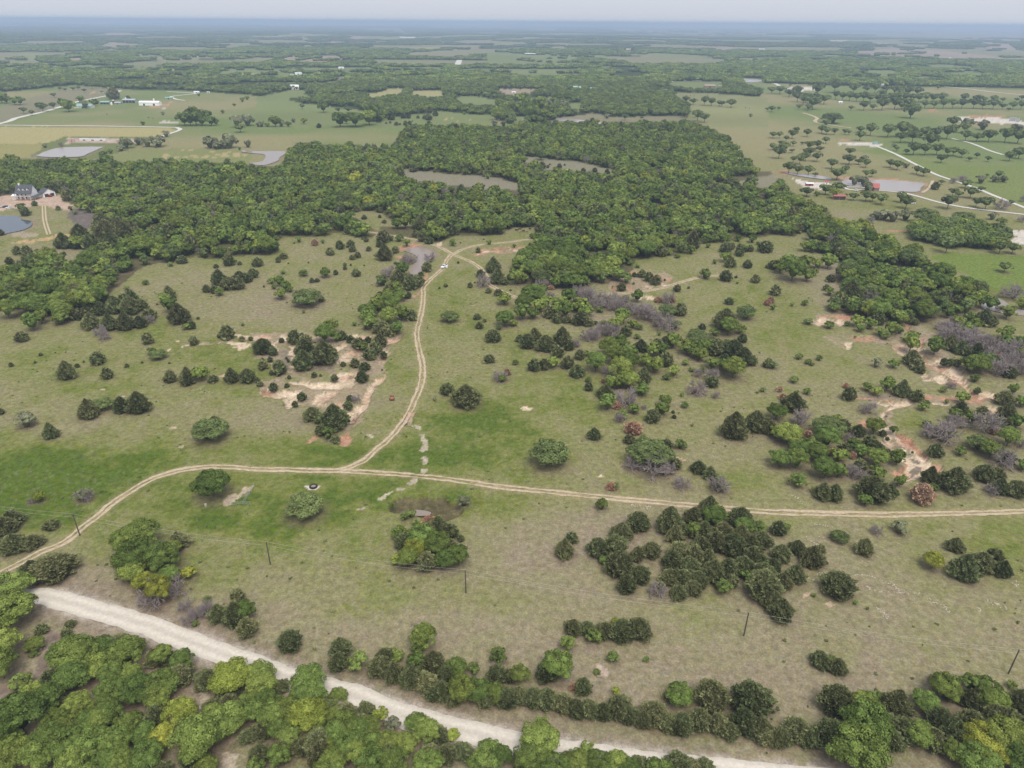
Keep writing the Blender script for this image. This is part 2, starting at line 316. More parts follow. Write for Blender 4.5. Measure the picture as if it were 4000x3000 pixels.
S((1000, 1500), (196, 184, 160), .05, [(1325, 338), (1412, 370), (1392, 392), (1350, 382)], [(1410, 438), (1442, 438), (1502, 520), (1498, 588), (1450, 582), (1450, 530)], [(1440, 660), (1492, 628), (1492, 672), (1450, 702)],
  [(1400, 772), (1420, 733), (1462, 740), (1452, 782)], [(1308, 856), (1340, 818), (1402, 818), (1392, 842), (1330, 867)], [(1178, 912), (1282, 888), (1282, 907), (1200, 924)], [(1030, 992), (1110, 958), (1172, 928), (1080, 1002)],
  [(820, 1092), (920, 1048), (912, 1078)], [(975, 430), (1015, 425), (1022, 450), (985, 458)])
S((1000, 1500), CAL, 0, [(430, 890), (470, 868), (530, 868), (548, 890), (490, 914)])
S((1000, 1500), BROWN, 1.2, [(1225, 1020), (1330, 978), (1600, 988), (1692, 1040), (1700, 1106), (1690, 1120), (1600, 1180), (1500, 1165), (1400, 1110), (1235, 1095)])
S((3000, 1000), SAND, .8, [(1250, 632), (1272, 650), (1242, 672), (1300, 705), (1345, 722), (1330, 742), (1270, 715), (1215, 675)],
  [(1080, 770), (1160, 763), (1260, 778), (1350, 788), (1375, 810), (1300, 850), (1400, 892), (1500, 870), (1565, 902), (1552, 942), (1662, 962), (1662, 1032), (1600, 1034), (1500, 992), (1430, 962), (1330, 932), (1280, 882), (1100, 802)],
  [(400, 552), (470, 533), (562, 560), (530, 597), (408, 582)], [(600, 592), (620, 550), (662, 543), (662, 572)], [(690, 760), (742, 733), (720, 792)], [(1340, 1030), (1382, 1028), (1402, 1072), (1360, 1062)], [(1420, 1060), (1532, 1018), (1520, 1082), (1470, 1097)],
  [(1640, 1030), (1692, 1060), (1720, 1106), (1680, 1106)])
S((3000, 1000), RED, .4, [(680, 688), (922, 698), (922, 728), (760, 722)], [(460, 508), (720, 508), (872, 528), (850, 552), (700, 542), (480, 527)], [(1465, 168), (1500, 168), (1555, 232), (1480, 222)], [(1190, 620), (1240, 612), (1250, 640), (1200, 660)], [(1560, 1070), (1640, 1060), (1660, 1100), (1570, 1106)])
S((3000, 1500), SAND, .9, [(950, 168), (1060, 173), (1022, 192)], [(1050, 118), (1130, 153), (1230, 148), (1284, 165), (1200, 192), (1130, 197), (1042, 222), (1002, 262), (992, 312), (1004, 342), (908, 347), (958, 310), (968, 270), (1018, 210), (1108, 190), (1056, 150)],
  [(955, 380), (1030, 378), (1082, 430), (1172, 458), (1272, 518), (1342, 578), (1384, 640), (1472, 678), (1498, 740), (1472, 768), (1350, 772), (1250, 792), (1160, 834), (1128, 790), (1088, 770), (1120, 728), (1190, 690), (1180, 660), (1138, 610), (1150, 570), (1060, 542), (998, 502), (1040, 480), (1008, 430)],
  [(1400, 163), (1562, 168), (1552, 184), (1410, 180)], [(1698, 0), (1742, 80), (1800, 110), (1850, 68), (1984, 93), (1962, 127), (1760, 98), (1720, 60)], [(1838, 188), (1920, 178), (1994, 220), (1962, 272), (1888, 272), (1920, 240)], [(910, 330), (985, 335), (1000, 375), (960, 380)])
S((3000, 1500), RED, .3, [(1082, 430), (1172, 448), (1292, 508), (1364, 578), (1374, 642), (1330, 592), (1250, 534), (1150, 478)], [(1430, 668), (1484, 678), (1498, 740), (1460, 768), (1440, 720)], [(1088, 770), (1130, 728), (1194, 698), (1160, 742), (1140, 802)], [(793, 330), (850, 318), (892, 340), (850, 382), (798, 372)],
  [(1330, 108), (1600, 113), (1702, 128), (1852, 150), (1842, 167), (1600, 137), (1340, 132)])
S((3000, 1500), GREY, .0, [(1090, 508), (1212, 540), (1202, 572), (1110, 532)], [(1228, 618), (1312, 650), (1302, 682), (1240, 652)], [(1230, 700), (1310, 700), (1300, 740), (1240, 760)], [(750, 98), (1040, 98), (1062, 142), (880, 132)])
S((2000, 1000), RED, .5, [(1020, 123), (1200, 138), (1290, 188), (1384, 188), (1372, 207), (1280, 204), (1200, 164), (1100, 162)], [(860, 260), (932, 238), (900, 292)], [(988, 248), (1032, 270), (1012, 297)])
S((2000, 1000), SAND, .3, [(1180, 248), (1222, 248), (1217, 282), (1190, 277)], [(1290, 228), (1362, 240), (1310, 252)], [(1090, 345), (1200, 345), (1215, 360), (1120, 355)])
S((1000, 500), RED, .5, [(1895, 1092), (1960, 1048), (2050, 1033), (2212, 1038), (2212, 1077), (2000, 1082), (1930, 1106)], [(1150, 1052), (1350, 998), (1432, 1010), (1350, 1042), (1200, 1082)])
S((1000, 500), SAND, .3, [(1930, 1090), (2000, 1055), (2212, 1050), (2212, 1068), (2000, 1075)], [(1540, 1010), (1600, 985), (1580, 1020), (1550, 1025)], [(1380, 850), (1410, 845), (1400, 870)])
S((2000, 500), RED, .5, [(0, 1038), (100, 1028), (270, 1028), (284, 1052), (140, 1062), (0, 1072)])
S((2000, 500), SAND, .2, [(0, 1045), (110, 1038), (130, 1055), (0, 1064)], [(608, 880), (662, 878), (620, 912)])
S((0, 500), (206, 180, 160), 0, [(-300, 600), (0, 590), (80, 590), (300, 600), (440, 590), (540, 575), (542, 640), (604, 662), (592, 722), (520, 702), (400, 672), (240, 682), (100, 702), (0, 722), (-300, 740)])
S((0, 500), (200, 172, 128), 0, [(470, 928), (560, 928), (652, 923), (642, 962), (560, 972), (500, 952)], [(760, 938), (852, 953), (842, 977), (780, 972)], [(960, 918), (1042, 918), (1052, 947), (970, 942)], [(440, 935), (470, 955), (380, 980), (260, 998), (90, 1002), (110, 985), (260, 975), (380, 955)])
S((0, 500), (178, 164, 140), 0, [(90, 930), (130, 912), (210, 902), (300, 905), (328, 920), (290, 938), (200, 950), (130, 948)])
S((0, 500), (128, 118, 112), 0, [(590, 760), (640, 710), (700, 700), (790, 740), (880, 775), (860, 830), (800, 870), (700, 860), (620, 800)])
S((0, 1000), SAND, .2, [(1438, 802), (1502, 788), (1460, 812)], [(1520, 738), (1584, 738), (1540, 750)], [(1870, 743), (2050, 738), (2204, 755), (2180, 777), (2000, 772)], [(2000, 788), (2112, 783), (2060, 817)],
  [(1535, 806), (1600, 768), (1660, 757), (1800, 742), (1950, 736), (1800, 752), (1660, 768), (1600, 780)], [(2040, 688), (2212, 698), (2212, 717), (2060, 714)], [(1890, 1020), (1980, 1005), (1990, 1030), (1900, 1035)])
S((2000, 1500), SAND, 0, [(70, 208), (120, 198), (205, 214), (180, 236), (110, 230)], [(758, 795), (780, 788), (795, 800), (770, 806)], [(1440, 650), (1500, 655), (1540, 672), (1490, 668)])
S((2000, 2500), (204, 184, 166), 0, [(755, 205), (790, 195), (838, 270), (825, 300), (780, 285)], [(1390, 440), (1440, 428), (1495, 465), (1420, 475)])
S((3000, 2000), (210, 186, 158), 0, [(510, 795), (555, 790), (620, 815), (590, 838), (520, 828)], [(330, 715), (360, 705), (385, 740), (360, 752)])
S((0, 1500), (200, 182, 158), 0, [(845, 45), (865, 36), (890, 45), (870, 56)], [(1040, 103), (1060, 95), (1082, 103), (1060, 110)], [(1460, 370), (1490, 355), (1520, 362), (1490, 382)], [(1970, 970), (2010, 955), (2060, 965), (2100, 930), (2170, 890), (2190, 885), (2120, 950), (2080, 990), (2060, 1010), (2040, 1050), (1990, 1055), (1970, 1020)], [(1560, 535), (1600, 525), (1610, 545), (1570, 555)])
S((3000, 500), CAL, 0, [(585, 122), (700, 128), (900, 128), (1002, 150), (930, 157), (800, 152), (640, 142)], [(2040, 900), (2230, 890), (2400, 900), (2400, 1010), (2212, 1012), (2150, 990), (2060, 980), (2170, 940)], [(220, 438), (390, 468), (544, 490), (480, 522), (420, 527), (310, 502)])
S((3000, 500), (196, 152, 124), 0, [(620, 100), (700, 97), (722, 108), (640, 110)], [(650, 425), (800, 432), (1100, 440), (1350, 470), (1352, 492), (1100, 458), (860, 452), (650, 442)], [(0, 375), (130, 372), (460, 412), (420, 420), (130, 392)], [(1000, 883), (1180, 885), (1220, 896), (1030, 892)])
S((3000, 0), CAL, 0, [(190, 755), (330, 750), (452, 770), (440, 782), (260, 787)], [(1610, 1015), (1800, 1020), (2000, 1015), (2230, 1060), (2230, 1074), (1900, 1067), (1700, 1062), (1660, 1040)])
S((3000, 0), (190, 150, 118), 0, [(1700, 1000), (1900, 992), (2060, 1005), (1990, 1015), (1760, 1014)], [(1360, 948), (1440, 944), (1470, 958), (1400, 962)])
S((0, 0), (196, 164, 130), 0, [(1300, 925), (1400, 905), (1470, 905), (1460, 915), (1400, 920)], [(1440, 885), (1500, 882), (1490, 895), (1450, 897)], [(780, 800), (900, 795), (900, 806), (780, 810)])
S((0, 0), (214, 204, 190), 0, [(1385, 940), (1410, 928), (1440, 935), (1400, 945)], [(1345, 1062), (1420, 1045), (1550, 1048), (1540, 1062), (1400, 1070)])
S((0, 500), (198, 178, 164), 0, [(600, 88), (1190, 90), (1195, 126), (600, 126)])
S((0, 2500), (196, 182, 160), 0, [(1690, 378), (1775, 378), (1790, 480), (1825, 640), (1750, 655), (1715, 520)], [(1925, 970), (2065, 980), (2045, 1120), (1955, 1120)])
S((0, 2500), (146, 130, 116), 0, [(400, -60), (600, -20), (520, 150), (490, 330), (360, 430), (300, 330), (280, 220), (380, 100)], [(-60, 400), (120, 390), (250, 560), (60, 660), (-60, 600)])
def SP(t, c, dep, line, hw_):
    p = np.asarray(line, float); tg = np.gradient(p, axis=0); tg /= np.hypot(tg[:, 0], tg[:, 1])[:, None]; nn = np.stack([-tg[:, 1], tg[:, 0]], 1) * np.array([1, .7])
    S(t, c, dep, [tuple(q) for q in np.vstack([p + nn * hw_, (p - nn * hw_)[::-1]])])
SP((3000, 1000), RED, .9, [(1240, 620), (1235, 665), (1290, 712), (1345, 745), (1330, 800), (1300, 850), (1400, 890), (1490, 925), (1520, 985), (1580, 1020), (1640, 1045), (1690, 1106), (1710, 1160), (1760, 1200), (1850, 1215)], 21)
SP((3000, 1000), SAND, 1.1, [(1245, 630), (1240, 668), (1290, 712), (1335, 745), (1322, 800), (1305, 850), (1400, 885), (1490, 922), (1522, 985), (1580, 1016), (1640, 1042), (1690, 1106), (1715, 1165)], 11)
SP((3000, 1500), SAND, .9, [(1240, 165), (1130, 190), (1040, 218), (1000, 265), (985, 320), (985, 375), (1020, 430), (1040, 480)], 15)
SP((3000, 1500), RED, .5, [(740, 108), (900, 118), (1060, 128)], 9)
# oval scuffs in the two far pastures
OVALS = [(1420, 260, 34), (1495, 268, 24), (1430, 228, 24), (1440, 240, 30), (1525, 252, 26), (1605, 258, 22), (1672, 240, 28), (1692, 252, 28), (1785, 243, 26), (1765, 258, 26), (1850, 253, 28), (1885, 236, 28), (1835, 203, 30), (1945, 247, 38), (1940, 224, 30), (1945, 233, 26), (1978, 212, 30), (2038, 243, 32), (2045, 226, 38), (2115, 239, 32), (1365, 208, 18), (1580, 192, 20), (1650, 190, 20)]
OVALS = [(x / Z, 500 + y / Z, r / Z) for x, y, r in OVALS] + [(1000 + x / Z, y / Z, 13 / Z) for x, y in [(1620, 1028), (1650, 1022), (1690, 1030), (1740, 1048), (1770, 1042), (1850, 1040), (1700, 1020), (1640, 1035)]]

# fields near the camera side of the wood: (tile, colour, polygons), painted before the soil
NEARF = []
def NF(t, c, *polys):
    for p in polys: NEARF.append((tl(t[0], t[1], p), c))
NF((0, 500), (190, 178, 128), [(-500, -20), (1400, -4), (1530, 8), (1400, 72), (1040, 75), (880, 70), (560, 76), (400, 132), (-500, 132)])
NF((0, 500), (166, 160, 106), [(-500, 136), (400, 136), (330, 200), (160, 262), (-500, 275)])
NF((0, 500), (122, 132, 82), [(400, 132), (560, 76), (1040, 80), (1400, 76), (1240, 110), (1180, 160), (850, 268), (550, 280), (560, 262), (330, 262), (250, 235), (330, 200)])
NF((0, 500), (142, 148, 96), [(850, 272), (1200, 170), (1450, 175), (2000, 185), (2212, 200), (2120, 330), (1290, 320)])
NF((0, 0), (150, 144, 118), [(-400, 990), (0, 930), (220, 860), (440, 800), (650, 748), (1040, 772), (940, 825), (650, 885), (350, 970), (0, 1060), (-400, 1150)])
NF((3000, 1000), (122, 142, 68), [(1440, 0), (1560, -30), (2400, 20), (2400, 380), (2212, 340), (2000, 300), (1800, 220), (1650, 120), (1400, 30)])
NF((3000, 500), (130, 144, 84), [(700, 200), (1050, 230), (1250, 310), (1500, 430), (2000, 600), (2400, 760), (2400, 300), (1900, 330), (1400, 290), (1000, 170)])

# greener (+) and drier (-) parts of the meadow: (u, v, radius u, radius v, amount)
GREEN = [(350, 1800, 650, 130, .42), (1200, 1930, 330, 110, .5), (1000, 2060, 330, 110, .42), (1650, 1800, 300, 130, .3), (1250, 1770, 320, 55, .4), (50, 1930, 350, 140, .5), (1900, 1990, 150, 60, .35), (1900, 1620, 260, 200, .2),
         (2350, 1700, 350, 160, .15), (1650, 2330, 230, 60, .22), (1430, 2370, 120, 50, .2), (1300, 2390, 90, 50, .22), (2100, 2120, 60, 40, .2), (3950, 2220, 120, 160, .25), (3400, 2030, 500, 40, .1), (3600, 1650, 180, 80, .25), (2900, 1900, 120, 60, .2), (700, 1290, 500, 60, .12),
         (600, 1480, 700, 130, .12), (2750, 1290, 350, 120, .05), (700, 2230, 180, 90, .3), (2600, 2380, 150, 60, .15), (1950, 2350, 140, 50, .28), (3250, 2560, 120, 80, .15),
         (2150, 2230, 420, 170, -.3), (2450, 2680, 650, 180, -.42), (3350, 2620, 600, 200, -.2), (300, 2270, 240, 70, -.35), (1450, 2440, 600, 110, -.22), (1100, 1180, 300, 90, -.15), (2400, 2050, 350, 60, -.2), (3300, 2280, 350, 150, -.15),
         (300, 1660, 220, 60, -.2), (1150, 1640, 220, 80, -.15), (250, 1000, 300, 60, -.3), (3300, 1090, 150, 100, -.45), (2300, 1260, 200, 40, -.15), (1900, 720, 400, 80, -.6), (900, 1800, 200, 40, -.15), (2300, 2150, 200, 40, -.25), (450, 2700, 500, 300, -.6), (3500, 1500, 400, 300, -.04)]

GRAVEL_PX = [(-700, 2420), (-350, 2345), (-150, 2325), (0, 2326), (140, 2330), (215, 2338), (375, 2385), (560, 2440), (735, 2505), (965, 2590), (1180, 2664), (1365, 2712), (1560, 2790), (1845, 2866), (2000, 2902), (2203, 2937), (2538, 2985), (2791, 3012), (3113, 3045), (3600, 3095), (4300, 3160)]
def smooth_line(pts, step):                # Catmull-Rom through ground points, resampled every step metres
    p = np.asarray(pts, float); p = np.vstack([2 * p[0] - p[1], p, 2 * p[-1] - p[-2]])
    out = []
    for i in range(1, len(p) - 2):
        n = max(2, int(np.hypot(*(p[i + 1] - p[i])) / step) + 1)
        t = np.linspace(0, 1, n, endpoint=False)[:, None]
        out.append(.5 * ((2 * p[i]) + (-p[i - 1] + p[i + 1]) * t + (2 * p[i - 1] - 5 * p[i] + 4 * p[i + 1] - p[i + 2]) * t ** 2 + (-p[i - 1] + 3 * p[i] - 3 * p[i + 1] + p[i + 2]) * t ** 3))
    out.append(p[-2][None]); return np.vstack(out)
def gline(px): px = np.asarray(px, float); return ground(px[:, 0], px[:, 1])
GRAVEL = smooth_line(gline(GRAVEL_PX), 1.2)
A_PX = tl(0, 2000, [(-300, 680), (-100, 575), (0, 525), (190, 430), (350, 345), (560, 255), (690, 150), (870, 10)]) + tl(0, 1500, [(950, 1040), (1100, 940), (1250, 850), (1400, 785), (1600, 738), (1800, 715), (2000, 718), (2212, 735)]) + \
       tl(1000, 1500, [(300, 740), (500, 750), (750, 752), (1000, 765), (1250, 780), (1500, 802), (1800, 840), (2000, 870)]) + tl(2000, 1500, [(0, 897), (300, 928), (600, 960), (900, 988), (1200, 1015), (1500, 1042), (1800, 1066)]) + tl(3000, 2000, [(0, -5), (500, 12), (900, 22), (1300, 18), (1800, 6), (2212, -6), (2800, -25)])
B_PX = tl(1000, 1500, [(640, 752), (760, 735), (870, 690), (950, 645), (1050, 550), (1130, 490), (1220, 390), (1290, 300), (1340, 220), (1370, 140), (1400, 70)]) + \
       tl(1000, 1000, [(1425, 1106), (1440, 1000), (1430, 900), (1410, 800), (1385, 690), (1395, 620), (1420, 520), (1440, 420), (1445, 330), (1450, 270), (1500, 210), (1570, 150), (1625, 100), (1650, 40), (1690, -8)])
C_PX = tl(1000, 500, [(1690, 1094), (1600, 1040), (1450, 985), (1320, 960), (1170, 935), (1050, 915), (960, 900)])
D_PX = tl(1000, 500, [(1700, 1096), (1800, 1045), (1950, 1010), (2212, 985)]) + tl(2000, 500, [(100, 970), (240, 955), (330, 940)])
E_PX = tl(1000, 1000, [(1695, -8), (1760, 15), (1850, 50), (1940, 110), (1990, 180), (2010, 240), (2100, 290), (2212, 340)]) + tl(2000, 1000, [(60, 362), (200, 395), (400, 385), (560, 355), (720, 335), (900, 320), (1100, 305), (1300, 275), (1450, 225), (1600, 185), (1720, 170), (1900, 165)])
DIRT = {k: smooth_line(gline(v), .7) for k, v in (('A', A_PX), ('B', B_PX), ('C', C_PX), ('D', D_PX), ('E', E_PX))}
FAINT = [tl(0, 1000, [(2212, 260), (2050, 370), (1920, 480), (1860, 570), (1790, 640), (1690, 680)]) , tl(1000, 500, [(200, 965), (260, 1000), (330, 1100)]) + tl(1000, 1000, [(320, 20), (200, 110), (60, 230), (0, 275)]),
         tl(0, 1000, [(1070, 850), (1020, 920), (1050, 1000), (1130, 1050)]), tl(2000, 1000, [(2120, 80), (2100, 150), (2010, 230), (2020, 330), (2100, 440)]), tl(3000, 1000, [(110, 720), (150, 850), (140, 960), (60, 1106)]),
         tl(2000, 1500, [(2212, 220), (1900, 250), (1720, 370), (1670, 480), (1750, 610), (1850, 750)]), tl(2000, 1500, [(2212, 0), (1900, 200), (1500, 340), (1100, 385), (700, 400)]), tl(1000, 1000, [(800, 130), (790, 260), (740, 370), (600, 450)]),
         tl(1000, 1500, [(1250, 400), (1160, 280), (1180, 180), (1140, 60), (1130, -30)]), tl(1000, 1500, [(1180, 420), (1080, 330), (920, 440)]), tl(2000, 2000, [(640, 560), (700, 640), (850, 730), (1050, 800), (1400, 830)]), tl(1000, 2000, [(1740, 640), (1700, 720), (1650, 900), (1630, 1060)]),
         tl(1000, 1000, [(1820, 420), (1800, 540), (1740, 620)]), tl(1000, 1000, [(1640, 800), (1660, 900), (1600, 1040)])]
FAINT = [smooth_line(gline(f), 1.5) for f in FAINT]

PONDS = [
  (lambda px, mat, lift=.18: (px, mat, lift))(tl(1000, 500, [(1270, 1062), (1330, 1042), (1450, 1036), (1530, 1075), (1560, 1106)]) + tl(1000, 1000, [(1530, 20), (1480, 60), (1440, 130), (1400, 178), (1350, 174), (1322, 120), (1380, 55), (1380, 0)]), 'muddy_water', .1),
  (lambda px, mat, lift=.18: (px, mat, lift))(tl(0, 500, [(-400, 770), (0, 765), (140, 768), (200, 800), (270, 812), (275, 850), (200, 890), (60, 920), (0, 935), (-400, 960)]), 'clear_water'),
  (lambda px, mat, lift=.18: (px, mat, lift))(tl(0, 500, [(310, 245), (420, 195), (560, 170), (870, 165), (850, 185), (760, 225), (690, 250), (450, 255)]), 'pale_water'),
  (lambda px, mat, lift=.18: (px, mat, lift))(tl(1000, 500, [(-120, 196), (0, 204), (80, 205), (240, 205), (252, 225), (205, 260), (185, 290), (60, 327), (-60, 310), (20, 300), (62, 285), (82, 250), (62, 230), (0, 225), (-110, 212)]), 'muddy_water'),
  (lambda px, mat, lift=.18: (px, mat, lift))(tl(3000, 1000, [(1842, 390), (1940, 360), (2040, 400), (2100, 440), (2212, 480), (2400, 500), (2400, 560), (2212, 525), (2080, 512), (1900, 472), (1842, 452)]), 'pale_water'),
  (lambda px, mat, lift=.18: (px, mat, lift))(tl(3000, 500, [(650, 445), (860, 449), (1100, 457), (1340, 482), (1320, 520), (1290, 555), (1150, 552), (960, 540), (870, 522), (700, 502), (640, 480)]), 'pale_water'),
  (lambda px, mat, lift=.18: (px, mat, lift))(tl(3000, 500, [(130, 386), (300, 400), (520, 428), (545, 450), (420, 441), (200, 406)]), 'pale_water'),
  (lambda px, mat, lift=.18: (px, mat, lift))(tl(2000, 0, [(290, 1088), (340, 1055), (400, 1026), (500, 1030), (640, 1046), (760, 1060), (740, 1080), (500, 1092)]), 'pale_water'),
  (lambda px, mat, lift=.18: (px, mat, lift))(tl(1000, 0, [(545, 676), (600, 664), (740, 666), (700, 686), (620, 686)]), 'pale_water'),
  (lambda px, mat, lift=.18: (px, mat, lift))(tl(2000, 0, [(1955, 682), (2100, 685), (2170, 700), (2080, 712), (1970, 705)]), 'pale_water'),
  (lambda px, mat, lift=.18: (px, mat, lift))(tl(1000, 1500, [(1300, 1068), (1370, 1058), (1450, 1064), (1510, 1080), (1500, 1102), (1420, 1112), (1340, 1106), (1295, 1090)]), 'muddy_water', -1.25),
]
def swell(p, k):
    p = np.asarray(p, float); m_ = p.mean(0); return (p - m_) * k + m_
def relief(x, y):
    D = np.hypot(x, y)
    h = (fbm(x, y, 140, 3, 11) - .5) * 1.6 * sstep(40, 160, D) + (fbm(x, y, 1700, 3, 5) - .5) * 34 * sstep(1800, 7000, D)
    h = h + 22 * sstep(9000, 26000, D) * sstep(-2000, -16000, x)
    return h
PAL_T = np.array([0, .33, .62, .85, 1.0])
PAL = np.array([alb(161, 148, 124), alb(155, 148, 113), alb(144, 144, 95), alb(125, 133, 70), alb(99, 117, 52)])
def macro(x, y):
    """albedo and depth of the ground at world points"""
    U, V, C = px_of(x, y, 0.0)
    U = np.nan_to_num(U, nan=-9999); V = np.nan_to_num(V, nan=9999)
    D = np.hypot(x, y)
    n1 = fbm(x, y, 55, 4, 1); n2 = fbm(x, y, 12, 4, 2); n3 = fbm(x, y, 3.2, 3, 4)
    g = .50 + .07 * sstep(170, 280, D) + (n1 - .5) * .58 + (n2 - .5) * .55 + (n3 - .5) * .4
    for (u, v, ru, rv, a) in GREEN:
        g = g + a * (.9 if a > 0 else 1.35) * np.exp(-(((U - u) / ru) ** 2 + ((V - v) / rv) ** 2) * .8)
    g = np.clip(g, 0, 1)
    tint = np.stack([np.interp(g, PAL_T, PAL[:, k]) for k in range(3)], 1)
    def paint(mask, c, amt=1.0):
        w = (mask * amt)[:, None]; tint[:] = tint * (1 - w) + np.asarray(c)[None] * w
    # far pasture
    far = sstep(560, 1000, D)
    pf = alb(138, 146, 100) * .5 + alb(160, 154, 116) * .5
    mixp = sstep(.35, .65, fbm(x, y, 220, 4, 21))[:, None]
    pastc = alb(130, 144, 92)[None] * (1 - mixp) + alb(160, 154, 114)[None] * mixp
    tint = tint * (1 - far[:, None]) + pastc * far[:, None]
    # distorted coordinates for ragged edges
    amp = np.clip(C, 60, 4000); amp = np.nan_to_num(amp, nan=100.)
    jx = (fbm(x, y, 6, 3, 31) - .5) * 2; jy = (fbm(x, y, 6, 3, 37) - .5) * 2
    Uj = U + jx * FPX / amp * 2.6; Vj = V + jy * FPX / amp * 1.4
    for poly, c in NEARF:
        m_ = pip(Uj, Vj, poly).astype(float); paint(m_, alb(*c) * 1.0, .85)
    litter = alb(98, 92, 68)
    inw = pip(U, V, WOOD_MAIN)
    for c in CLEARINGS: inw &= ~pip(U, V, c)
    paint(inw.astype(float), litter, .8)
    for c in CLEARINGS[:5]:
        paint(pip(Uj, Vj, c).astype(float), alb(150, 144, 124), .8)
    lim = np.interp(U, WOOD_U, WOOD_V)
    wood = (V < lim) & (V > 60) & (D > 700)
    infield = np.zeros(len(x), bool)
    nf = fbm(x, y, 430, 3, 41)
    fsel = np.zeros((len(x), 3)); 
    for poly, c in FIELDS:
        q = pip(Uj, Vj, poly); infield |= q; fsel[q] = alb(*c)
    gap = (nf > .535) & (V < 255)
    woodc = alb(72, 84, 52)
    paint((wood & ~infield & ~gap).astype(float), woodc, .95)
    paint((wood & gap & ~infield).astype(float), alb(150, 146, 116), .8)
    q = infield; tint[q] = fsel[q] * (.85 + .3 * fbm(x[q], y[q], 150, 3, 8))[:, None]
    vf = D > 9000
    k = fbm(x * .45, y, 2600, 4, 51)
    kk = sstep(.45, .62, k)[:, None]
    # beyond the last mapped fields the country is a mosaic of woods and plains
    k2 = sstep(.50, .60, fbm(x * .3, y, 700, 3, 57))[:, None]; kk = np.clip(kk * .8 + k2 * .55, 0, 1)
    mos = alb(46, 56, 38)[None] * (1 - kk) + alb(168, 160, 138)[None] * kk  # wood tone darkened to carry the canopy's self-shading
    w = (sstep(9000, 12000, D) * (~infield))[:, None]
    tint = tint * (1 - w) + mos * w
    # road verge and track wear
    near = np.where((D < 420) & (V > 1900))[0]
    d = np.full(len(x), 1e9); d[near] = seg_dist(x[near], y[near], GRAVEL[::4])
    verge = np.exp(-(np.maximum(d - 2.2, 0) / 4.5) ** 2)
    vc = alb(150, 136, 124)[None] * n2[:, None] * 1.0 + alb(168, 150, 128)[None] * (1 - n2[:, None])
    w = (verge * (.55 + .45 * sstep(.3, .6, n3)))[:, None]; tint = tint * (1 - w) + vc * w
    dust = np.exp(-(np.maximum(d - 2.3, 0) / 1.5) ** 2) * sstep(.3, .7, n3 + .1)
    paint(dust, alb(214, 204, 190), .8)
    for kk_, ln in DIRT.items():
        bx0, by0 = ln.min(0) - 8; bx1, by1 = ln.max(0) + 8
        nn = np.where((x > bx0) & (x < bx1) & (y > by0) & (y < by1))[0]
        if len(nn) == 0: continue
        dd = seg_dist(x[nn], y[nn], ln[::5])
        wv = np.zeros(len(x)); wv[nn] = np.exp(-(dd / 1.9) ** 2) * (.35 + .65 * sstep(.35, .65, n3[nn]))
        paint(wv, alb(186, 168, 132), .9)
    for ln in FAINT:
        bx0, by0 = ln.min(0) - 4; bx1, by1 = ln.max(0) + 4
        nn = np.where((x > bx0) & (x < bx1) & (y > by0) & (y < by1))[0]
        if len(nn) == 0: continue
        dd = np.abs(seg_dist(x[nn], y[nn], ln[::3]) - .8)
        wv = np.zeros(len(x)); wv[nn] = np.exp(-(dd / .5) ** 2) * (.3 + .7 * sstep(.35, .65, n2[nn]))
        paint(wv, alb(168, 154, 118), .5)
    dep = np.zeros(len(x))
    for px_, _m, _l in PONDS:
        paint(pip(Uj, Vj, swell(px_, 1.16)).astype(float), alb(158, 140, 120), .75)
    for poly in THINS:
        q = pip(Uj, Vj, poly); paint(q * sstep(.33, .53, n2 * .6 + n3 * .4), alb(*THIN), .88)
    for poly, c, dz in SOIL:
        ex = np.ptp(np.asarray(poly), axis=0); q = pip(Uj, Vj, swell(poly, 1.30 if ex[0] < 60 and c in (SAND, RED) else 1.22 if c == BROWN else 1.08))
        if not q.any(): continue
        s = n3[q]; cc = np.asarray(alb(*c))[None] * (.78 + .45 * s[:, None])
        if c == SAND:                       # red subsoil shows through the sand in streaks
            t = sstep(.52, .68, fbm(x[q] * .5, y[q], 5, 3, 61))[:, None] * .6
            cc = cc * (1 - t) + alb(204, 160, 132)[None] * (.8 + .4 * s[:, None]) * t
        if c in (SAND, RED):                # thatch left standing
            t = sstep(.56, .62, n2[q] * .5 + n3[q] * .5)[:, None] * .8
            cc = cc * (1 - t) + alb(146, 136, 106)[None] * t
        tint[q] = cc; dep[q] = np.maximum(dep[q], dz)
    for (u, v, r) in OVALS:
        e = ((U - u) / r) ** 2 + ((V - v) / (r * .24)) ** 2
        paint((e < 1).astype(float), alb(196, 176, 132), .8)
    # wandering limestone specks of the near pasture
    sp_ = (fbm(x, y, 1.1, 2, 71) > .70) & (n1 > .5) & (D < 260)
    paint(sp_.astype(float), alb(170, 160, 130), .22)
    return tint, dep

def soft(u, a):  return u
NR, NC = 600, 900
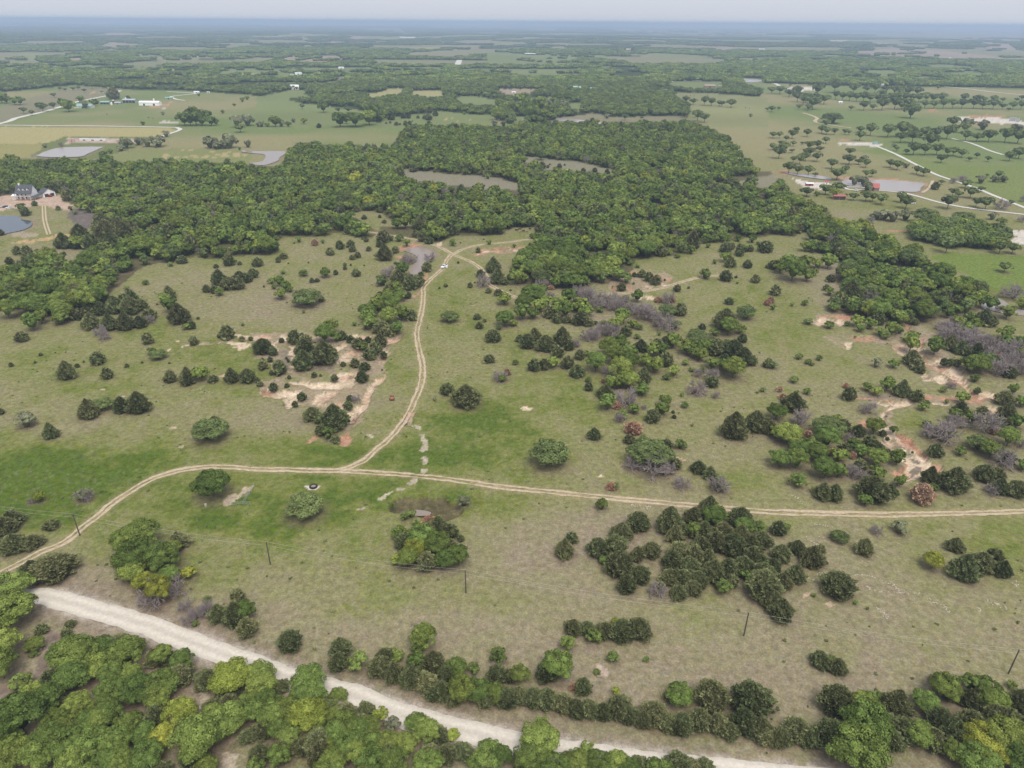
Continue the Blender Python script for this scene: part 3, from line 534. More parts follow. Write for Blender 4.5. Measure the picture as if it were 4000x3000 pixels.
# rows are spaced more widely with distance, columns fan out with it: one sheet from behind the camera to the horizon
rows = [-900, -500, -250, -120, -40, 20, 55, 75]
th = np.linspace(math.atan2(CAM_H, 84.0), math.atan2(CAM_H, 3600.0), NR - 90)
rows += list(CAM_H / np.tan(th)); rows += list(np.geomspace(3700, 46000, 120))
rows = np.array(rows); hw = np.maximum(190, np.abs(rows) * 1.02 + 60); hw[:4] = 900
tt = np.linspace(-1, 1, NC)
X = (hw[:, None] * tt[None]); Y = np.repeat(rows[:, None], NC, 1)
x = X.ravel(); y = Y.ravel()
tint, dep = macro(x, y)
dg = dep.reshape(len(rows), NC)
for _ in range(1):
    dg = (dg + np.roll(dg, 1, 0) + np.roll(dg, -1, 0) + np.roll(dg, 1, 1) + np.roll(dg, -1, 1)) / 5
zz = relief(x, y) - dg.ravel() * (1.1 + .8 * fbm(x, y, 3, 2, 81)) + (fbm(x, y, 2.2, 2, 91) - .5) * .22 * (np.hypot(x, y) < 700)
idx = np.arange(len(rows) * NC).reshape(len(rows), NC)
fc = np.stack([idx[:-1, :-1], idx[:-1, 1:], idx[1:, 1:], idx[1:, :-1]], -1).reshape(-1, 4)
mt, nt, o = new_mat('ground')
N = nt.nodes.new; L = nt.links.new
at = N('ShaderNodeAttribute'); at.attribute_name = 'tint'
geo = N('ShaderNodeNewGeometry')
def nz(scale, det, rough=.6):
    n = N('ShaderNodeTexNoise'); n.inputs['Scale'].default_value = scale; n.inputs['Detail'].default_value = det; n.inputs['Roughness'].default_value = rough
    L(geo.outputs['Position'], n.inputs['Vector']); return n
na, nb, nc_ = nz(.55, 6, .7), nz(2.1, 3, .6), nz(.16, 4)
def mr(src, a, b, c=0.25, d=0.75):
    q = N('ShaderNodeMapRange'); q.inputs[1].default_value = c; q.inputs[2].default_value = d; q.inputs[3].default_value = a; q.inputs[4].default_value = b
    L(src.outputs[0], q.inputs[0]); return q
def mul(a, b):
    q = N('ShaderNodeMix'); q.data_type = 'RGBA'; q.blend_type = 'MULTIPLY'; q.inputs[0].default_value = 1; L(a, q.inputs[6]); L(b, q.inputs[7]); return q.outputs[2]
c1 = mul(at.outputs['Color'], mr(na, .58, 1.42).outputs[0]); c2 = mul(c1, mr(nb, .74, 1.26).outputs[0])
hs = N('ShaderNodeHueSaturation'); L(c2, hs.inputs['Color'])
L(mr(nc_, .485, .515).outputs[0], hs.inputs['Hue']); L(mr(nz(.9, 3), .75, 1.25).outputs[0], hs.inputs['Saturation'])
bs = N('ShaderNodeBsdfDiffuse'); L(hs.outputs[0], bs.inputs[0])
bp = N('ShaderNodeBump'); bp.inputs['Strength'].default_value = .55; bp.inputs['Distance'].default_value = .35; L(na.outputs[0], bp.inputs['Height']); L(bp.outputs[0], bs.inputs['Normal'])
L(bs.outputs[0], o.inputs[0])
gm = mesh_np('ground', np.stack([x, y, zz], 1), fc, 'ground', attr={'tint': tint})
gm.polygons.foreach_set('use_smooth', np.ones(len(gm.polygons), bool))
tag(obj('ground', gm), 'dry meadow, pasture and wooded country reaching to the horizon', None, None, 'structure')
def gz(x, y): return float(relief(np.array([x]), np.array([y]))[0])

# ------------------------------------------------------------------ roads and tracks: ribbons laid on the ground
def rail(line, off):
    t = np.gradient(line, axis=0); t /= np.maximum(np.hypot(t[:, 0], t[:, 1]), 1e-6)[:, None]
    n = np.stack([-t[:, 1], t[:, 0]], 1)
    return line + n * np.asarray(off).reshape(-1, 1)
def ribbon(parts, lift, name, mat):
    vs, fs, ac = [], [], []; b = 0
    for line, hwL, hwR, n in parts:        # half widths to both sides of the line, per point
        k = len(line)
        s = np.linspace(0, 1, n)
        for q in s:
            P = rail(line, -hwL * (1 - q) + hwR * q)
            vs.append(np.column_stack([P, relief(P[:, 0], P[:, 1]) + lift + .05 * math.sin(math.pi * q)])); ac.append(np.full(k, q))
        for j in range(n - 1):
            i = np.arange(k - 1); fs.append(np.stack([b + j * k + i, b + (j + 1) * k + i, b + (j + 1) * k + i + 1, b + j * k + i + 1], 1)[:, ::-1])
        b += n * k
    me = mesh_np(name, np.vstack(vs), np.vstack(fs), mat, attr={'across': np.concatenate(ac)})
    return tag(obj(name, me), kind='structure')
def road_mat(name, c0, c1, sc, ruts=False):
    mt, nt, o = new_mat(name); N = nt.nodes.new; L = nt.links.new
    g = N('ShaderNodeNewGeometry'); n1 = N('ShaderNodeTexNoise'); n1.inputs['Scale'].default_value = sc; n1.inputs['Detail'].default_value = 6; n1.inputs['Roughness'].default_value = .7
    L(g.outputs['Position'], n1.inputs['Vector'])
    r = N('ShaderNodeMapRange'); r.inputs[1].default_value = .3; r.inputs[2].default_value = .7; L(n1.outputs[0], r.inputs[0])
    mx = N('ShaderNodeMix'); mx.data_type = 'RGBA'; mx.inputs[6].default_value = (*c0, 1); mx.inputs[7].default_value = (*c1, 1); L(r.outputs[0], mx.inputs[0])
    out = mx.outputs[2]
    if ruts:                                # wheel lanes swept smooth, loose stone between
        a = N('ShaderNodeAttribute'); a.attribute_name = 'across'
        m1 = N('ShaderNodeMath'); m1.operation = 'MULTIPLY'; m1.inputs[1].default_value = 4 * math.pi; L(a.outputs['Fac'], m1.inputs[0])
        m2 = N('ShaderNodeMath'); m2.operation = 'COSINE'; L(m1.outputs[0], m2.inputs[0])
        m3 = N('ShaderNodeMapRange'); m3.inputs[1].default_value = -1; m3.inputs[3].default_value = 1.05; m3.inputs[4].default_value = .87; L(m2.outputs[0], m3.inputs[0])
        q = N('ShaderNodeMix'); q.data_type = 'RGBA'; q.blend_type = 'MULTIPLY'; q.inputs[0].default_value = 1; L(out, q.inputs[6]); L(m3.outputs[0], q.inputs[7]); out = q.outputs[2]
    d = N('ShaderNodeBsdfDiffuse'); L(out, d.inputs[0])
    b = N('ShaderNodeBump'); b.inputs['Strength'].default_value = .3; b.inputs['Distance'].default_value = .1; L(n1.outputs[0], b.inputs['Height']); L(b.outputs[0], d.inputs['Normal'])
    L(d.outputs[0], o.inputs[0])
road_mat('caliche', alb(222, 211, 194), alb(248, 240, 226), 1.2, True)
road_mat('far_caliche', alb(226, 220, 210), alb(242, 238, 230), .3)
road_mat('sandy_dirt', alb(182, 162, 130), alb(236, 218, 190), .9)
def jit(line, amt, sc, off): return (fbm(line[:, 0], line[:, 1], sc, 3, off) - .5) * 2 * amt
ribbon([(GRAVEL, 2.9 + jit(GRAVEL, .6, 2.5, 3), 2.9 + jit(GRAVEL, .6, 2.5, 13), 9)], .10, 'gravel_road', 'caliche')['label'] = 'white crushed limestone road curving past the near trees'
for k, (nm, ln) in enumerate(DIRT.items()):
    parts = []
    for sgn in (-1, 1):
        c = rail(ln, sgn * .88 + jit(ln, .18, 9, 20 + k))
        w = .44 + jit(ln, .5, 2.6, 23 + sgn + k) + jit(ln, .4, 22, 43 + sgn); w2 = .44 + jit(ln, .5, 2.6, 29 + sgn + k) + jit(ln, .4, 22, 47 + sgn)
        parts.append((c, np.maximum(w, .04), np.maximum(w2, .04), 4))
    ribbon(parts, .075 + .004 * k, 'dirt_track', 'sandy_dirt')
def far_road(px, w, mat='far_caliche', lift=.25, name='caliche_road'):
    ln = smooth_line(gline(px), 6); ribbon([(ln, w / 2 + jit(ln, w * .12, 14, 3), w / 2 + jit(ln, w * .12, 14, 7), 3)], lift, name, mat)
t5 = (3000, 500)
far_road(tl(*t5, [(930, 152), (1080, 215), (1250, 300), (1450, 400), (1650, 467), (1800, 522), (2000, 602), (2212, 687), (2600, 840)]), 4.2)
far_road(tl(*t5, [(560, 505), (640, 512), (720, 535), (860, 535), (960, 541), (1150, 560), (1300, 595), (1500, 650), (1700, 690), (1900, 715), (2212, 750), (2600, 800)]), 3.6, lift=.27)
far_road(tl(*t5, [(660, 510), (800, 514), (900, 530)]), 3.0, lift=.29)
far_road(tl(*t5, [(1590, 88), (1750, 130), (1900, 190), (2030, 230)]), 4.0)
far_road(tl(*t5, [(1330, 562), (1390, 520), (1425, 455)]), 2.6, 'sandy_dirt')
far_road(tl(0, 500, [(1365, 82), (1480, 45), (1545, 22), (1555, 10), (1530, 0)]) + tl(0, 0, [(1530, 1104), (1400, 1100), (800, 1086), (0, 1080), (-600, 1075)]), 5.5)
far_road(tl(0, 0, [(-700, 1190), (0, 1066), (150, 1020), (350, 975), (520, 925), (650, 885), (800, 855), (940, 825), (1040, 782)]), 8.5)
far_road(tl(0, 0, [(1440, 790), (1600, 800), (1690, 808), (1500, 832), (1485, 842), (1530, 860), (1600, 870)]), 6.0)
far_road(tl(3000, 0, [(0, 718), (60, 722), (90, 738), (110, 755), (190, 770), (270, 785)]), 9.0)
far_road(tl(3000, 0, [(300, 975), (380, 1000), (425, 1025), (405, 1045), (440, 1065), (600, 1090), (720, 1106)]), 5.0, 'sandy_dirt')
far_road(tl(3000, 0, [(1510, 745), (1700, 765), (2000, 800), (2400, 835)]), 7.0)
far_road(tl(1000, 0, [(1742, 558), (1755, 525), (1778, 486)]), 22.0)
far_road(tl(2000, 0, [(1310, 712), (1400, 700), (1480, 695), (1640, 700)]), 9.0)
DRIVE = smooth_line(gline(tl(0, 500, [(378, 670), (385, 780), (400, 850), (425, 925)])), 2)
ribbon([(rail(DRIVE, s * 1.0), np.full(len(DRIVE), .55), np.full(len(DRIVE), .55), 3) for s in (-1, 1)], .12, 'dirt_track', 'sandy_dirt')

# ------------------------------------------------------------------ ponds
def water_mat(name, c, rough):
    mt, nt, o = new_mat(name); N = nt.nodes.new; L = nt.links.new
    p = N('ShaderNodeBsdfPrincipled'); p.inputs['Base Color'].default_value = (*c, 1); p.inputs['Roughness'].default_value = rough; p.inputs['IOR'].default_value = 1.33; p.inputs['Specular IOR Level'].default_value = .3
    g = N('ShaderNodeNewGeometry'); n = N('ShaderNodeTexNoise'); n.inputs['Scale'].default_value = .9; n.inputs['Detail'].default_value = 3; L(g.outputs['Position'], n.inputs['Vector'])
    b = N('ShaderNodeBump'); b.inputs['Strength'].default_value = .12; b.inputs['Distance'].default_value = .05; L(n.outputs[0], b.inputs['Height']); L(b.outputs[0], p.inputs['Normal'])
    L(p.outputs[0], o.inputs[0])
water_mat('muddy_water', (.25, .205, .17), .2)
water_mat('clear_water', (.07, .085, .10), .06)
water_mat('pale_water', (.30, .262, .235), .2)
def pond(px, mat, lift=.18):
    p = np.asarray(px, float); g = ground(p[:, 0], p[:, 1]); g = smooth_line(np.vstack([g, g[:1]]), 4)[:-1]
    z = float(np.mean(relief(g[:, 0], g[:, 1]))) + lift + .4 * min(1, np.hypot(*g.mean(0)) / 900)
    me = bpy.data.meshes.new('pond'); me.from_pydata([(a, b, z) for a, b in g], [], [tuple(range(len(g)))]); me.materials.append(MATS[mat]); me.update()
    return tag(obj('pond', me), kind='structure')
for px_, mat_, lift_ in PONDS: pond(px_, mat_, lift_)
# ------------------------------------------------------------------ tree prototypes (unit size: width 1, height 1)
def unit(v): return v / np.maximum(np.linalg.norm(v, axis=-1, keepdims=True), 1e-6)
def cards(P, Nn, size, rng, along=None, elong=1.0):
    n = len(P)
    rnd = unit(rng.normal(size=(n, 3)))
    if along is None:
        t = unit(np.cross(Nn, rnd)); b = unit(np.cross(Nn, t))
    else:
        t = unit(along); b = unit(np.cross(t, unit(Nn + .4 * rnd)))
    s = size * rng.uniform(.5, 1.6, (n, 1)); j = lambda: rng.uniform(.65, 1.3, (n, 1))
    q = np.stack([P - t * s * elong * j() , P + b * s * j(), P + t * s * elong * j(), P - b * s * j()], 1)
    return q.reshape(-1, 3)
def core(prof, n=10, rng=None):              # closed lumpy inner volume from a (r, z) profile
    ang = np.linspace(0, 2 * np.pi, n, endpoint=False)
    vs = []
    for r, z in prof:
        rr = r * rng.uniform(.85, 1.1, n); vs.append(np.stack([rr * np.cos(ang), rr * np.sin(ang), np.full(n, z)], 1))
    vs = np.vstack(vs); fs = []
    for k in range(len(prof) - 1):
        i = np.arange(n); fs.append(np.stack([k * n + i, k * n + (i + 1) % n, (k + 1) * n + (i + 1) % n, (k + 1) * n + i], 1))
    return vs, np.vstack(fs)
def assemble(q, var, cv, cf, cvar=.30):  # cvar: low core tone, shade of the leaf gaps put into its colour
    nq = len(q) // 4; f = np.arange(nq * 4).reshape(-1, 4)
    V = np.vstack([q, cv]); Fa = np.vstack([f, cf + len(q)])
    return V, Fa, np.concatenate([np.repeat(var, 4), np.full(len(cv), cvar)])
def oak_crown(seed, ncard, size, nl=30, zlo=.18, flat=1.0, spread=.5):
    rng = np.random.default_rng(seed)
    d = unit(rng.normal(size=(nl, 3))); d[:, 2] = np.abs(d[:, 2]) * 1.0 - .25 * rng.random(nl)
    d = unit(d)
    zc = (zlo + 1) / 2 - .04; hz = (1 - zlo) / 2
    lr = rng.uniform(.10, .19, nl) if nl > 24 else rng.uniform(.13, .22, nl)
    ctr = d * np.array([spread, spread, hz * flat]) * (1 - lr * 1.6)[:, None] * rng.uniform(.72, 1.18, (nl, 1)); ctr[:, 2] += zc
    li = rng.integers(0, nl, ncard)
    dd = unit(rng.normal(size=(ncard, 3)) + .9 * d[li] + np.array([0, 0, .45]))
    P = ctr[li] + dd * lr[li][:, None] * rng.uniform(.75, 1.08, (ncard, 1)) * np.array([1, 1, .8])
    P[:, 2] = np.clip(P[:, 2], .04, 1.03)
    Nn = unit(dd + .55 * unit(rng.normal(size=(ncard, 3))))
    q = cards(P, Nn, size, rng)
    lv = rng.random(nl)
    var = np.clip((.02 + .50 * lv[li] if ncard > 1000 else .16 + .28 * lv[li]) + .46 * rng.random(ncard), 0, 1)
    pr = [(.02, zlo), (.18, zlo + .06), (.27, zc - .12), (.29, zc + .05), (.2, zc + hz * .5), (.02, zc + hz * .7)]
    if ncard > 2000: pr = [(r0_ * .72, z0_ - (.08 if z0_ > zc else 0)) for r0_, z0_ in pr]
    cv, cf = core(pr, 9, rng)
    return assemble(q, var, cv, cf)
def cedar_crown(seed, ncard, size, slim=1.0, top=1.0, sparse=False):
    rng = np.random.default_rng(seed)
    a = rng.uniform(0, 2 * np.pi, ncard); z = rng.beta(1.25, 1.55, ncard)
    fr = .5 * np.clip(1 - (np.clip(z - .25, 0, 1) / .78) ** (1.5 * top), .02, 1) * np.clip(.60 + z * 1.6, 0, 1)
    ph = rng.uniform(0, 6.28, 6)
    lump = .96 + .10 * np.sin(3 * a + ph[0] + 5 * z) + .11 * np.sin(5 * a + ph[1] - 9 * z) + .10 * np.sin(9 * a + 14 * z + ph[2]) + .08 * np.sin(21 * z + 6 * a + ph[3])
    r = fr * lump * slim * np.sqrt(rng.uniform(.60, 1.14, ncard))
    P = np.stack([r * np.cos(a), r * np.sin(a), .02 + z * .95], 1)
    rad = np.stack([np.cos(a), np.sin(a), np.zeros(ncard)], 1)
    al = unit(rad * .8 + np.array([0, 0, .75]) + .45 * rng.normal(size=(ncard, 3)))
    Nn = unit(rad + np.array([0, 0, .5]) + .6 * rng.normal(size=(ncard, 3)))
    q = cards(P, Nn, size, rng, al, 2.2)
    blot = .5 + .5 * np.sin(3 * a + ph[4] + 8 * z) * np.sin(7 * z + ph[5] + 2 * a)
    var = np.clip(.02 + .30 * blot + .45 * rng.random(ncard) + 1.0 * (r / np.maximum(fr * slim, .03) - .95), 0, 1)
    k = .45 if sparse else .70
    zz_ = np.array([.03, .14, .3, .5, .7, .88]); pr = []
    for z_ in zz_:
        f_ = .5 * max(1 - (max(z_ - .25, 0) / .78) ** (1.5 * top), .02) * min(.6 + z_ * 1.6, 1) * slim * k; pr.append((f_, .02 + z_ * .95))
    cv, cf = core([(.02, .02)] + pr + [(.005, .92)], 9, rng)
    return assemble(q, var, cv, cf)
def bare_crown(seed, tips=3, r0=.5):
    rng = np.random.default_rng(seed); segs = []
    def grow(p, d, l, r, lev):
        e = p + d * l; segs.append((p, e, r, r * .6))
        if lev == 0: return
        for k in range(5 if lev > 1 else tips):
            nd = unit(d + rng.normal(size=3) * .55 + np.array([0, 0, -.02])); s = rng.uniform(.35, 1)
            grow(p + d * l * s, nd, l * rng.uniform(.55, .8), r * .5, lev - 1)
    for k in range(6):
        a = k * 1.047 + rng.uniform(-.4, .4); grow(np.array([0, 0, 0.]), unit(np.array([math.cos(a) * .8, math.sin(a) * .8, rng.uniform(.5, 1.3)])), .30, .018, 3)
    vs, fs = [], []
    for p, e, ra, rb in segs:
        d = unit(e - p); a = unit(np.cross(d, [.3, .5, .81])); b = np.cross(d, a); n0 = len(vs) * 1
        base = len(vs)
        for c, rr in ((p, ra), (e, rb)):
            for k in range(3): vs.append(c + (a * math.cos(2.094 * k) + b * math.sin(2.094 * k)) * max(rr, .006))
        fs += [(base + k, base + (k + 1) % 3, base + 3 + (k + 1) % 3, base + 3 + k) for k in range(3)]
    V = np.array(vs); V[:, :2] *= .5 / max(np.percentile(np.abs(V[:, :2]), 98.5), .01); V[:, 2] = np.maximum(V[:, 2], 0) / V[:, 2].max()
    return V, np.array(fs), np.full(len(V), .5)
def trunk_mesh(name, seed, h=.45, r=.03, limbs=5):
    rng = random.Random(seed); mb = MB()
    mb.tube((0, 0, -.06), (0.01, 0, .14), r * 1.25, r * .9); mb.tube((0.01, 0, .13), (.0, .01, h), r * .9, r * .5)
    for k in range(limbs):
        a = k * 6.283 / max(limbs, 1) + rng.uniform(-.4, .4); z = rng.uniform(.18, .32)
        mb.tube((0, 0, z), (.16 * math.cos(a), .16 * math.sin(a), z + .2), r * .5, r * .32, 5); mb.tube((.16 * math.cos(a), .16 * math.sin(a), z + .2), (.3 * math.cos(a + .2), .3 * math.sin(a + .2), z + .36), r * .32, r * .15, 5)
    return mb.mesh(name, 'bark')
def mk(name, data, mat): return mesh_np(name, data[0], data[1], mat, attr={'var': data[2]})
KINDS = {}
def proto(kind, hi, mid, lo): KINDS[kind] = (hi, mid, lo)
oakH = [oak_crown(10 + i, 10500, .0165, 84) for i in range(5)]; oakM = [oak_crown(30 + i, 2600, .031, 46) for i in range(5)]; oakL = [oak_crown(50 + i, 520, .062, 25) for i in range(6)]
domH = [oak_crown(70 + i, 5200, .021, 70, .05, 1.0) for i in range(3)]; domL = [oak_crown(76 + i, 700, .05, 26, .06) for i in range(3)]
shH = [oak_crown(80 + i, 2600, .031, 30, .03) for i in range(4)]; shL = [oak_crown(86 + i, 350, .075, 12, .04) for i in range(3)]
savL = [oak_crown(90 + i, 500, .062, 20, .34, .9) for i in range(4)]
cedH = [cedar_crown(100 + i, 5600, .019, 1.0, [.70, .95, 1.25, .82, 1.7][i]) for i in range(5)]; cedM = [cedar_crown(110 + i, 1900, .030, 1.0, [.70, .95, 1.25, .82, 1.7][i]) for i in range(5)]; cedL = [cedar_crown(120 + i, 320, .06, 1.0, 1.4) for i in range(4)]
rusH = [cedar_crown(130 + i, 1700, .026, 1.0, 1.7, True) for i in range(2)]; rusL = [cedar_crown(134 + i, 450, .05, 1.0, 1.7, True) for i in range(2)]
barH = [bare_crown(140 + i) for i in range(4)]; barL = [bare_crown(150 + i, 2) for i in range(3)]
def fam(n, H, M, Lo, mat): KINDS[n] = tuple([mk(n, d, mat) for d in lst] for lst in (H, M, Lo))
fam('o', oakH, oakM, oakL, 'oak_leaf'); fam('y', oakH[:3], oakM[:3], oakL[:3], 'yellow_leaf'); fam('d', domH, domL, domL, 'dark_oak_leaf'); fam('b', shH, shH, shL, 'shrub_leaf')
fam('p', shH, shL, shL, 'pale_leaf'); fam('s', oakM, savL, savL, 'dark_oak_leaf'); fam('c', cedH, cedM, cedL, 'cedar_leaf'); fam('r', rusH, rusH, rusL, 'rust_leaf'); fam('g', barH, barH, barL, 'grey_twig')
TRUNK = {k: [trunk_mesh('trunk', 200 + i + ord(k), *a) for i in range(2)] for k, a in {'o': (.5, .028, 5), 'y': (.5, .028, 5), 'd': (.4, .035, 5), 's': (.55, .030, 5), 'b': (.3, .022, 3), 'p': (.3, .022, 3), 'c': (.8, .022, 0), 'r': (.9, .022, 3), 'g': (.2, .022, 0)}.items()}
ASPECT = {'o': .95, 'y': .95, 'd': .60, 'b': .88, 'p': .88, 's': .88, 'c': .93, 'r': .90, 'g': .84}
GROW = {'o': 1.12, 'y': 1.12, 'd': 1.03, 'b': 1.04, 'p': 1.08, 's': 1.02, 'c': 1.03, 'r': 1.04, 'g': 1.18}
WORD = {'o': ('oak_tree', 'oak', 'tree'), 'y': ('oak_tree', 'oak', 'tree'), 'd': ('live_oak', 'live oak', 'tree'), 's': ('oak_tree', 'oak', 'tree'), 'b': ('shrub', 'shrub', 'shrub'), 'p': ('shrub', 'shrub', 'shrub'), 'c': ('cedar_tree', 'cedar', 'tree'), 'r': ('dead_cedar', 'dead cedar', 'tree'), 'g': ('bare_tree', 'bare tree', 'tree')}
LOOK = {'o': 'green leafy', 'y': 'yellow-green leafy', 'd': 'dark dome-shaped', 's': 'short-trunked green', 'b': 'round bright green', 'p': 'pale thin-leaved', 'c': 'dark green', 'r': 'rusty brown', 'g': 'grey leafless'}

# ------------------------------------------------------------------ surveyed trees: kind, x, foot y, crown width in each tile, with the place they stand in
TREES = []          # (kind, x, y, width, height, apparent width, phrase)
trng = random.Random(5)
def put(kind, u, v, wpx, phrase, back=.36, flat=1.):
    p = ground([u], [v])[0]; c = float(px_of(p[0], p[1], 0.0)[2]); w = wpx * c / FPX
    d = p / max(np.hypot(*p), 1); p = p + d * w * back; w *= GROW[kind]
    if phrase.endswith('below the white road'): w *= .95
    TREES.append((kind, p[0], p[1], w, w * ASPECT[kind] * trng.uniform(.84, 1.22) * flat * (.72 if phrase.endswith('below the white road') and seg_dist(np.array([p[0]]), np.array([p[1]]), GRAVEL[::4])[0] < 17 else 1), wpx, phrase))
def TT(t, phrase, data):
    for e in data.split(';'):
        e = e.split()
        if not e: continue
        k, xx, yy, w = e[0], float(e[1]), float(e[2]), float(e[3])
        put(k, t[0] + xx / Z, t[1] + yy / Z, w / Z, phrase, flat=float(e[4]) if len(e) > 4 else 1.)
t = (0, 1000)
TT(t, 'on the grey clearing behind the left wood', 'c 240 40 85;c 90 80 65;c 130 90 20;c 530 115 75;c 445 115 70;c 15 180 40;c 130 160 55;c 680 15 30')
TT(t, 'at the near edge of the left wood', 'o 90 560 140;o 370 600 110;o 300 660 130;o 540 610 120')
TT(t, 'in the cedar stand at the tip of the left wood', 'c 1140 410 110;c 800 640 160;c 960 650 150;c 1100 650 160;c 1220 630 130;c 1300 560 110;c 880 520 130;c 1010 510 140;c 1140 520 150;c 1230 480 110;c 900 430 120;c 780 520 120;c 1080 440 100;g 880 690 100;g 1300 590 80;g 905 740 90;c 680 560 110')
TT(t, 'scattered on the open left meadow', 'c 200 745 100;c 1285 770 90;c 1680 780 75;c 355 865 32;c 100 955 35;c 305 925 22;c 725 920 18;c 670 965 42;c 595 1070 150;c 855 945 110;c 935 1065 90;c 1100 968 36;c 1230 930 22;c 1465 935 22;b 1320 860 75;d 1375 905 140;b 1265 260 55;b 1100 305 45;b 1480 100 45;c 1715 555 30;c 2100 610 25;c 1360 430 18;c 570 835 12;c 480 840 12')
TT(t, 'in the short row of trees on the left meadow', 'c 1470 385 120;o 1430 430 95;o 1490 510 135;c 1560 600 175;b 1620 650 75;c 1665 640 65')
TT(t, 'in the cedar thicket beside the faint track', 'c 1580 75 85;c 1790 325 65;c 1900 260 120;c 1985 300 130;c 2060 300 110;c 1860 330 70;b 1905 355 75;c 2080 240 120;c 2130 240 100;c 1870 112 42;c 1985 95 95;c 2075 85 38;c 2190 200 80')
TT(t, 'along the sandy bank of the left meadow', 'c 1970 735 115;c 1895 715 32;c 2095 745 50;c 2170 738 40;o 1750 1095 130;c 1630 1100 130;c 1845 1100 80;c 2010 1106 130;c 2150 1106 120;c 1480 1100 100')
t = (1000, 1000)
TT(t, 'scattered on the meadow left of the brown pond', 'c 240 35 65;c 195 65 45;c 20 100 90;c 5 165 40;b 135 250 60;o 205 270 75;b 160 295 50;o 260 315 80;b 300 320 60;o 220 385 95;d 450 455 240;c 570 400 55;b 415 185 75;o 605 195 92;c 690 165 42;c 485 237 40;c 530 230 40;b 240 165 45;c 770 120 33;c 770 85 30;c 868 180 72;c 835 35 50;c 880 20 55;c 70 275 18;b 415 500 30;b 850 610 45;b 890 600 20;c 455 65 14;c 280 72 14;c 935 85 14;c 820 85 18;b 270 410 16')
TT(t, 'by the brown pond', 'c 1115 45 140;d 1095 265 120;g 1150 190 110;c 1480 140 80;c 1425 180 50;c 1510 60 20;g 1330 70 110;g 1300 90 90;g 1510 50 90;c 1205 72 28')
TT(t, 'in the strip of trees below the brown pond', 'o 1270 180 100;c 1230 250 120;c 1340 300 120;c 1400 270 110;c 1160 340 100;o 1210 330 90;c 1080 400 90;o 1130 430 130;o 1240 400 110;c 1310 370 70;o 970 560 140;o 1060 520 130;o 1170 510 150;o 1260 570 120;c 1340 560 100;o 1000 650 120;c 1090 680 130;o 1220 690 120;o 1150 620 140;o 980 600 110;c 1150 700 110;b 1005 410 40;p 945 635 40')
TT(t, 'among the eroded sandy gullies', 'o 660 680 110;c 750 735 80;o 600 770 140;o 700 750 80;c 340 770 115;c 225 755 45;c 440 745 50;c 400 710 40;c 510 765 20;c 70 860 150;c 155 868 70;c 820 758 65;c 970 755 55;c 890 805 110;b 930 825 80;c 1075 790 130;c 1035 860 110;c 990 905 110;c 1105 885 55;c 430 890 160;c 420 1000 170;c 600 950 220;c 440 800 110;c 125 920 45;c 60 915 30;c 195 920 25;c 280 920 25;c 265 895 20;c 65 990 80;c 210 1035 115;c 140 1035 45;c 755 960 45;c 860 970 80;c 940 1000 90;c 505 1055 45;c 560 1045 22;c 680 1085 60;c 290 1068 35;c 920 1100 100;c 10 1100 50;c 1090 990 18')
TT(t, 'on the meadow right of the two-rut track', 'c 2050 155 130;c 1940 190 70;c 1850 275 45;c 1640 270 35;c 1585 285 20;c 1748 70 20;c 1890 235 15;g 1960 270 110;c 2010 320 55;o 2145 425 110;c 2095 350 70;c 2090 250 140;c 2150 250 60;c 2200 210 60;d 1675 580 145;c 1910 550 65;c 1930 630 65;c 1975 570 35;c 2050 745 130;c 2015 925 90;o 2150 620 140;b 2105 640 55;c 2160 530 70;g 2120 1090 120;r 2170 1030 60;c 2200 300 20;b 2130 1095 70')
t = (2000, 1000)
TT(t, 'in the tangle of bare and leafy trees along the draw', 'g 260 300 110;g 330 380 90;g 630 420 150;g 800 440 150;g 900 490 150;g 1140 570 160;g 1320 650 160;r 340 290 50;g 1350 420 110;r 1380 400 60;o 20 610 60;c 390 580 80;c 470 580 80;c 580 600 120;c 660 610 80;d 1030 480 100;d 1340 530 140;c 1450 520 105;b 1410 640 90;o 940 600 130;o 1040 630 75;c 790 640 90;c 720 590 40;g 700 740 120;g 860 720 130;o 900 660 120;c 980 700 90;g 560 780 60;b 980 390 60;b 1270 690 40;b 1080 720 60;g 710 690 100;g 560 380 130;g 700 400 130;g 740 470 130;g 860 430 120;g 960 460 110;g 1060 520 120;g 1180 520 120;g 1230 580 110;r 1260 400 60;g 780 700 120;g 640 730 100;r 900 600 50;o 1080 400 90;b 760 490 60;b 1100 640 60;g 130 190 70;g 200 180 60;g 1260 620 90')
TT(t, 'in the leafy part of the draw', 'o 110 480 140;o 200 430 140;o 150 380 120;o 230 500 130;c 330 540 110;o 420 470 130;o 480 420 120;o 590 500 130;o 640 530 110;c 550 470 100;o 90 560 120;o 290 450 120;o 380 520 110;o 240 370 120;o 460 540 120;c 620 590 90;o 180 550 100;o 520 380 100')
TT(t, 'on the slope by the curved upper track', 'c 945 300 80;b 985 240 90;c 1120 185 75;c 1180 220 80;c 1055 180 42;c 1240 250 85;c 1320 210 18;b 625 265 90;b 1085 105 50;c 1425 310 60;b 1665 200 100;c 1845 220 95;c 1935 190 25;b 1948 240 25;c 2100 235 75;b 1750 75 45;o 1840 65 90;c 1880 105 90;c 2030 110 72;b 1425 25 50;c 2205 110 40;c 1960 10 60;b 870 270 20;b 1052 245 25;c 1525 280 22')
TT(t, 'on the right-hand meadow below the upper track', 'c 1875 420 75;d 2010 560 175;r 2205 430 60;c 1830 640 180;o 1860 700 140;o 1970 680 80;b 1745 700 80;c 1985 755 75;b 1865 785 70;c 1640 640 60;c 2205 970 80')
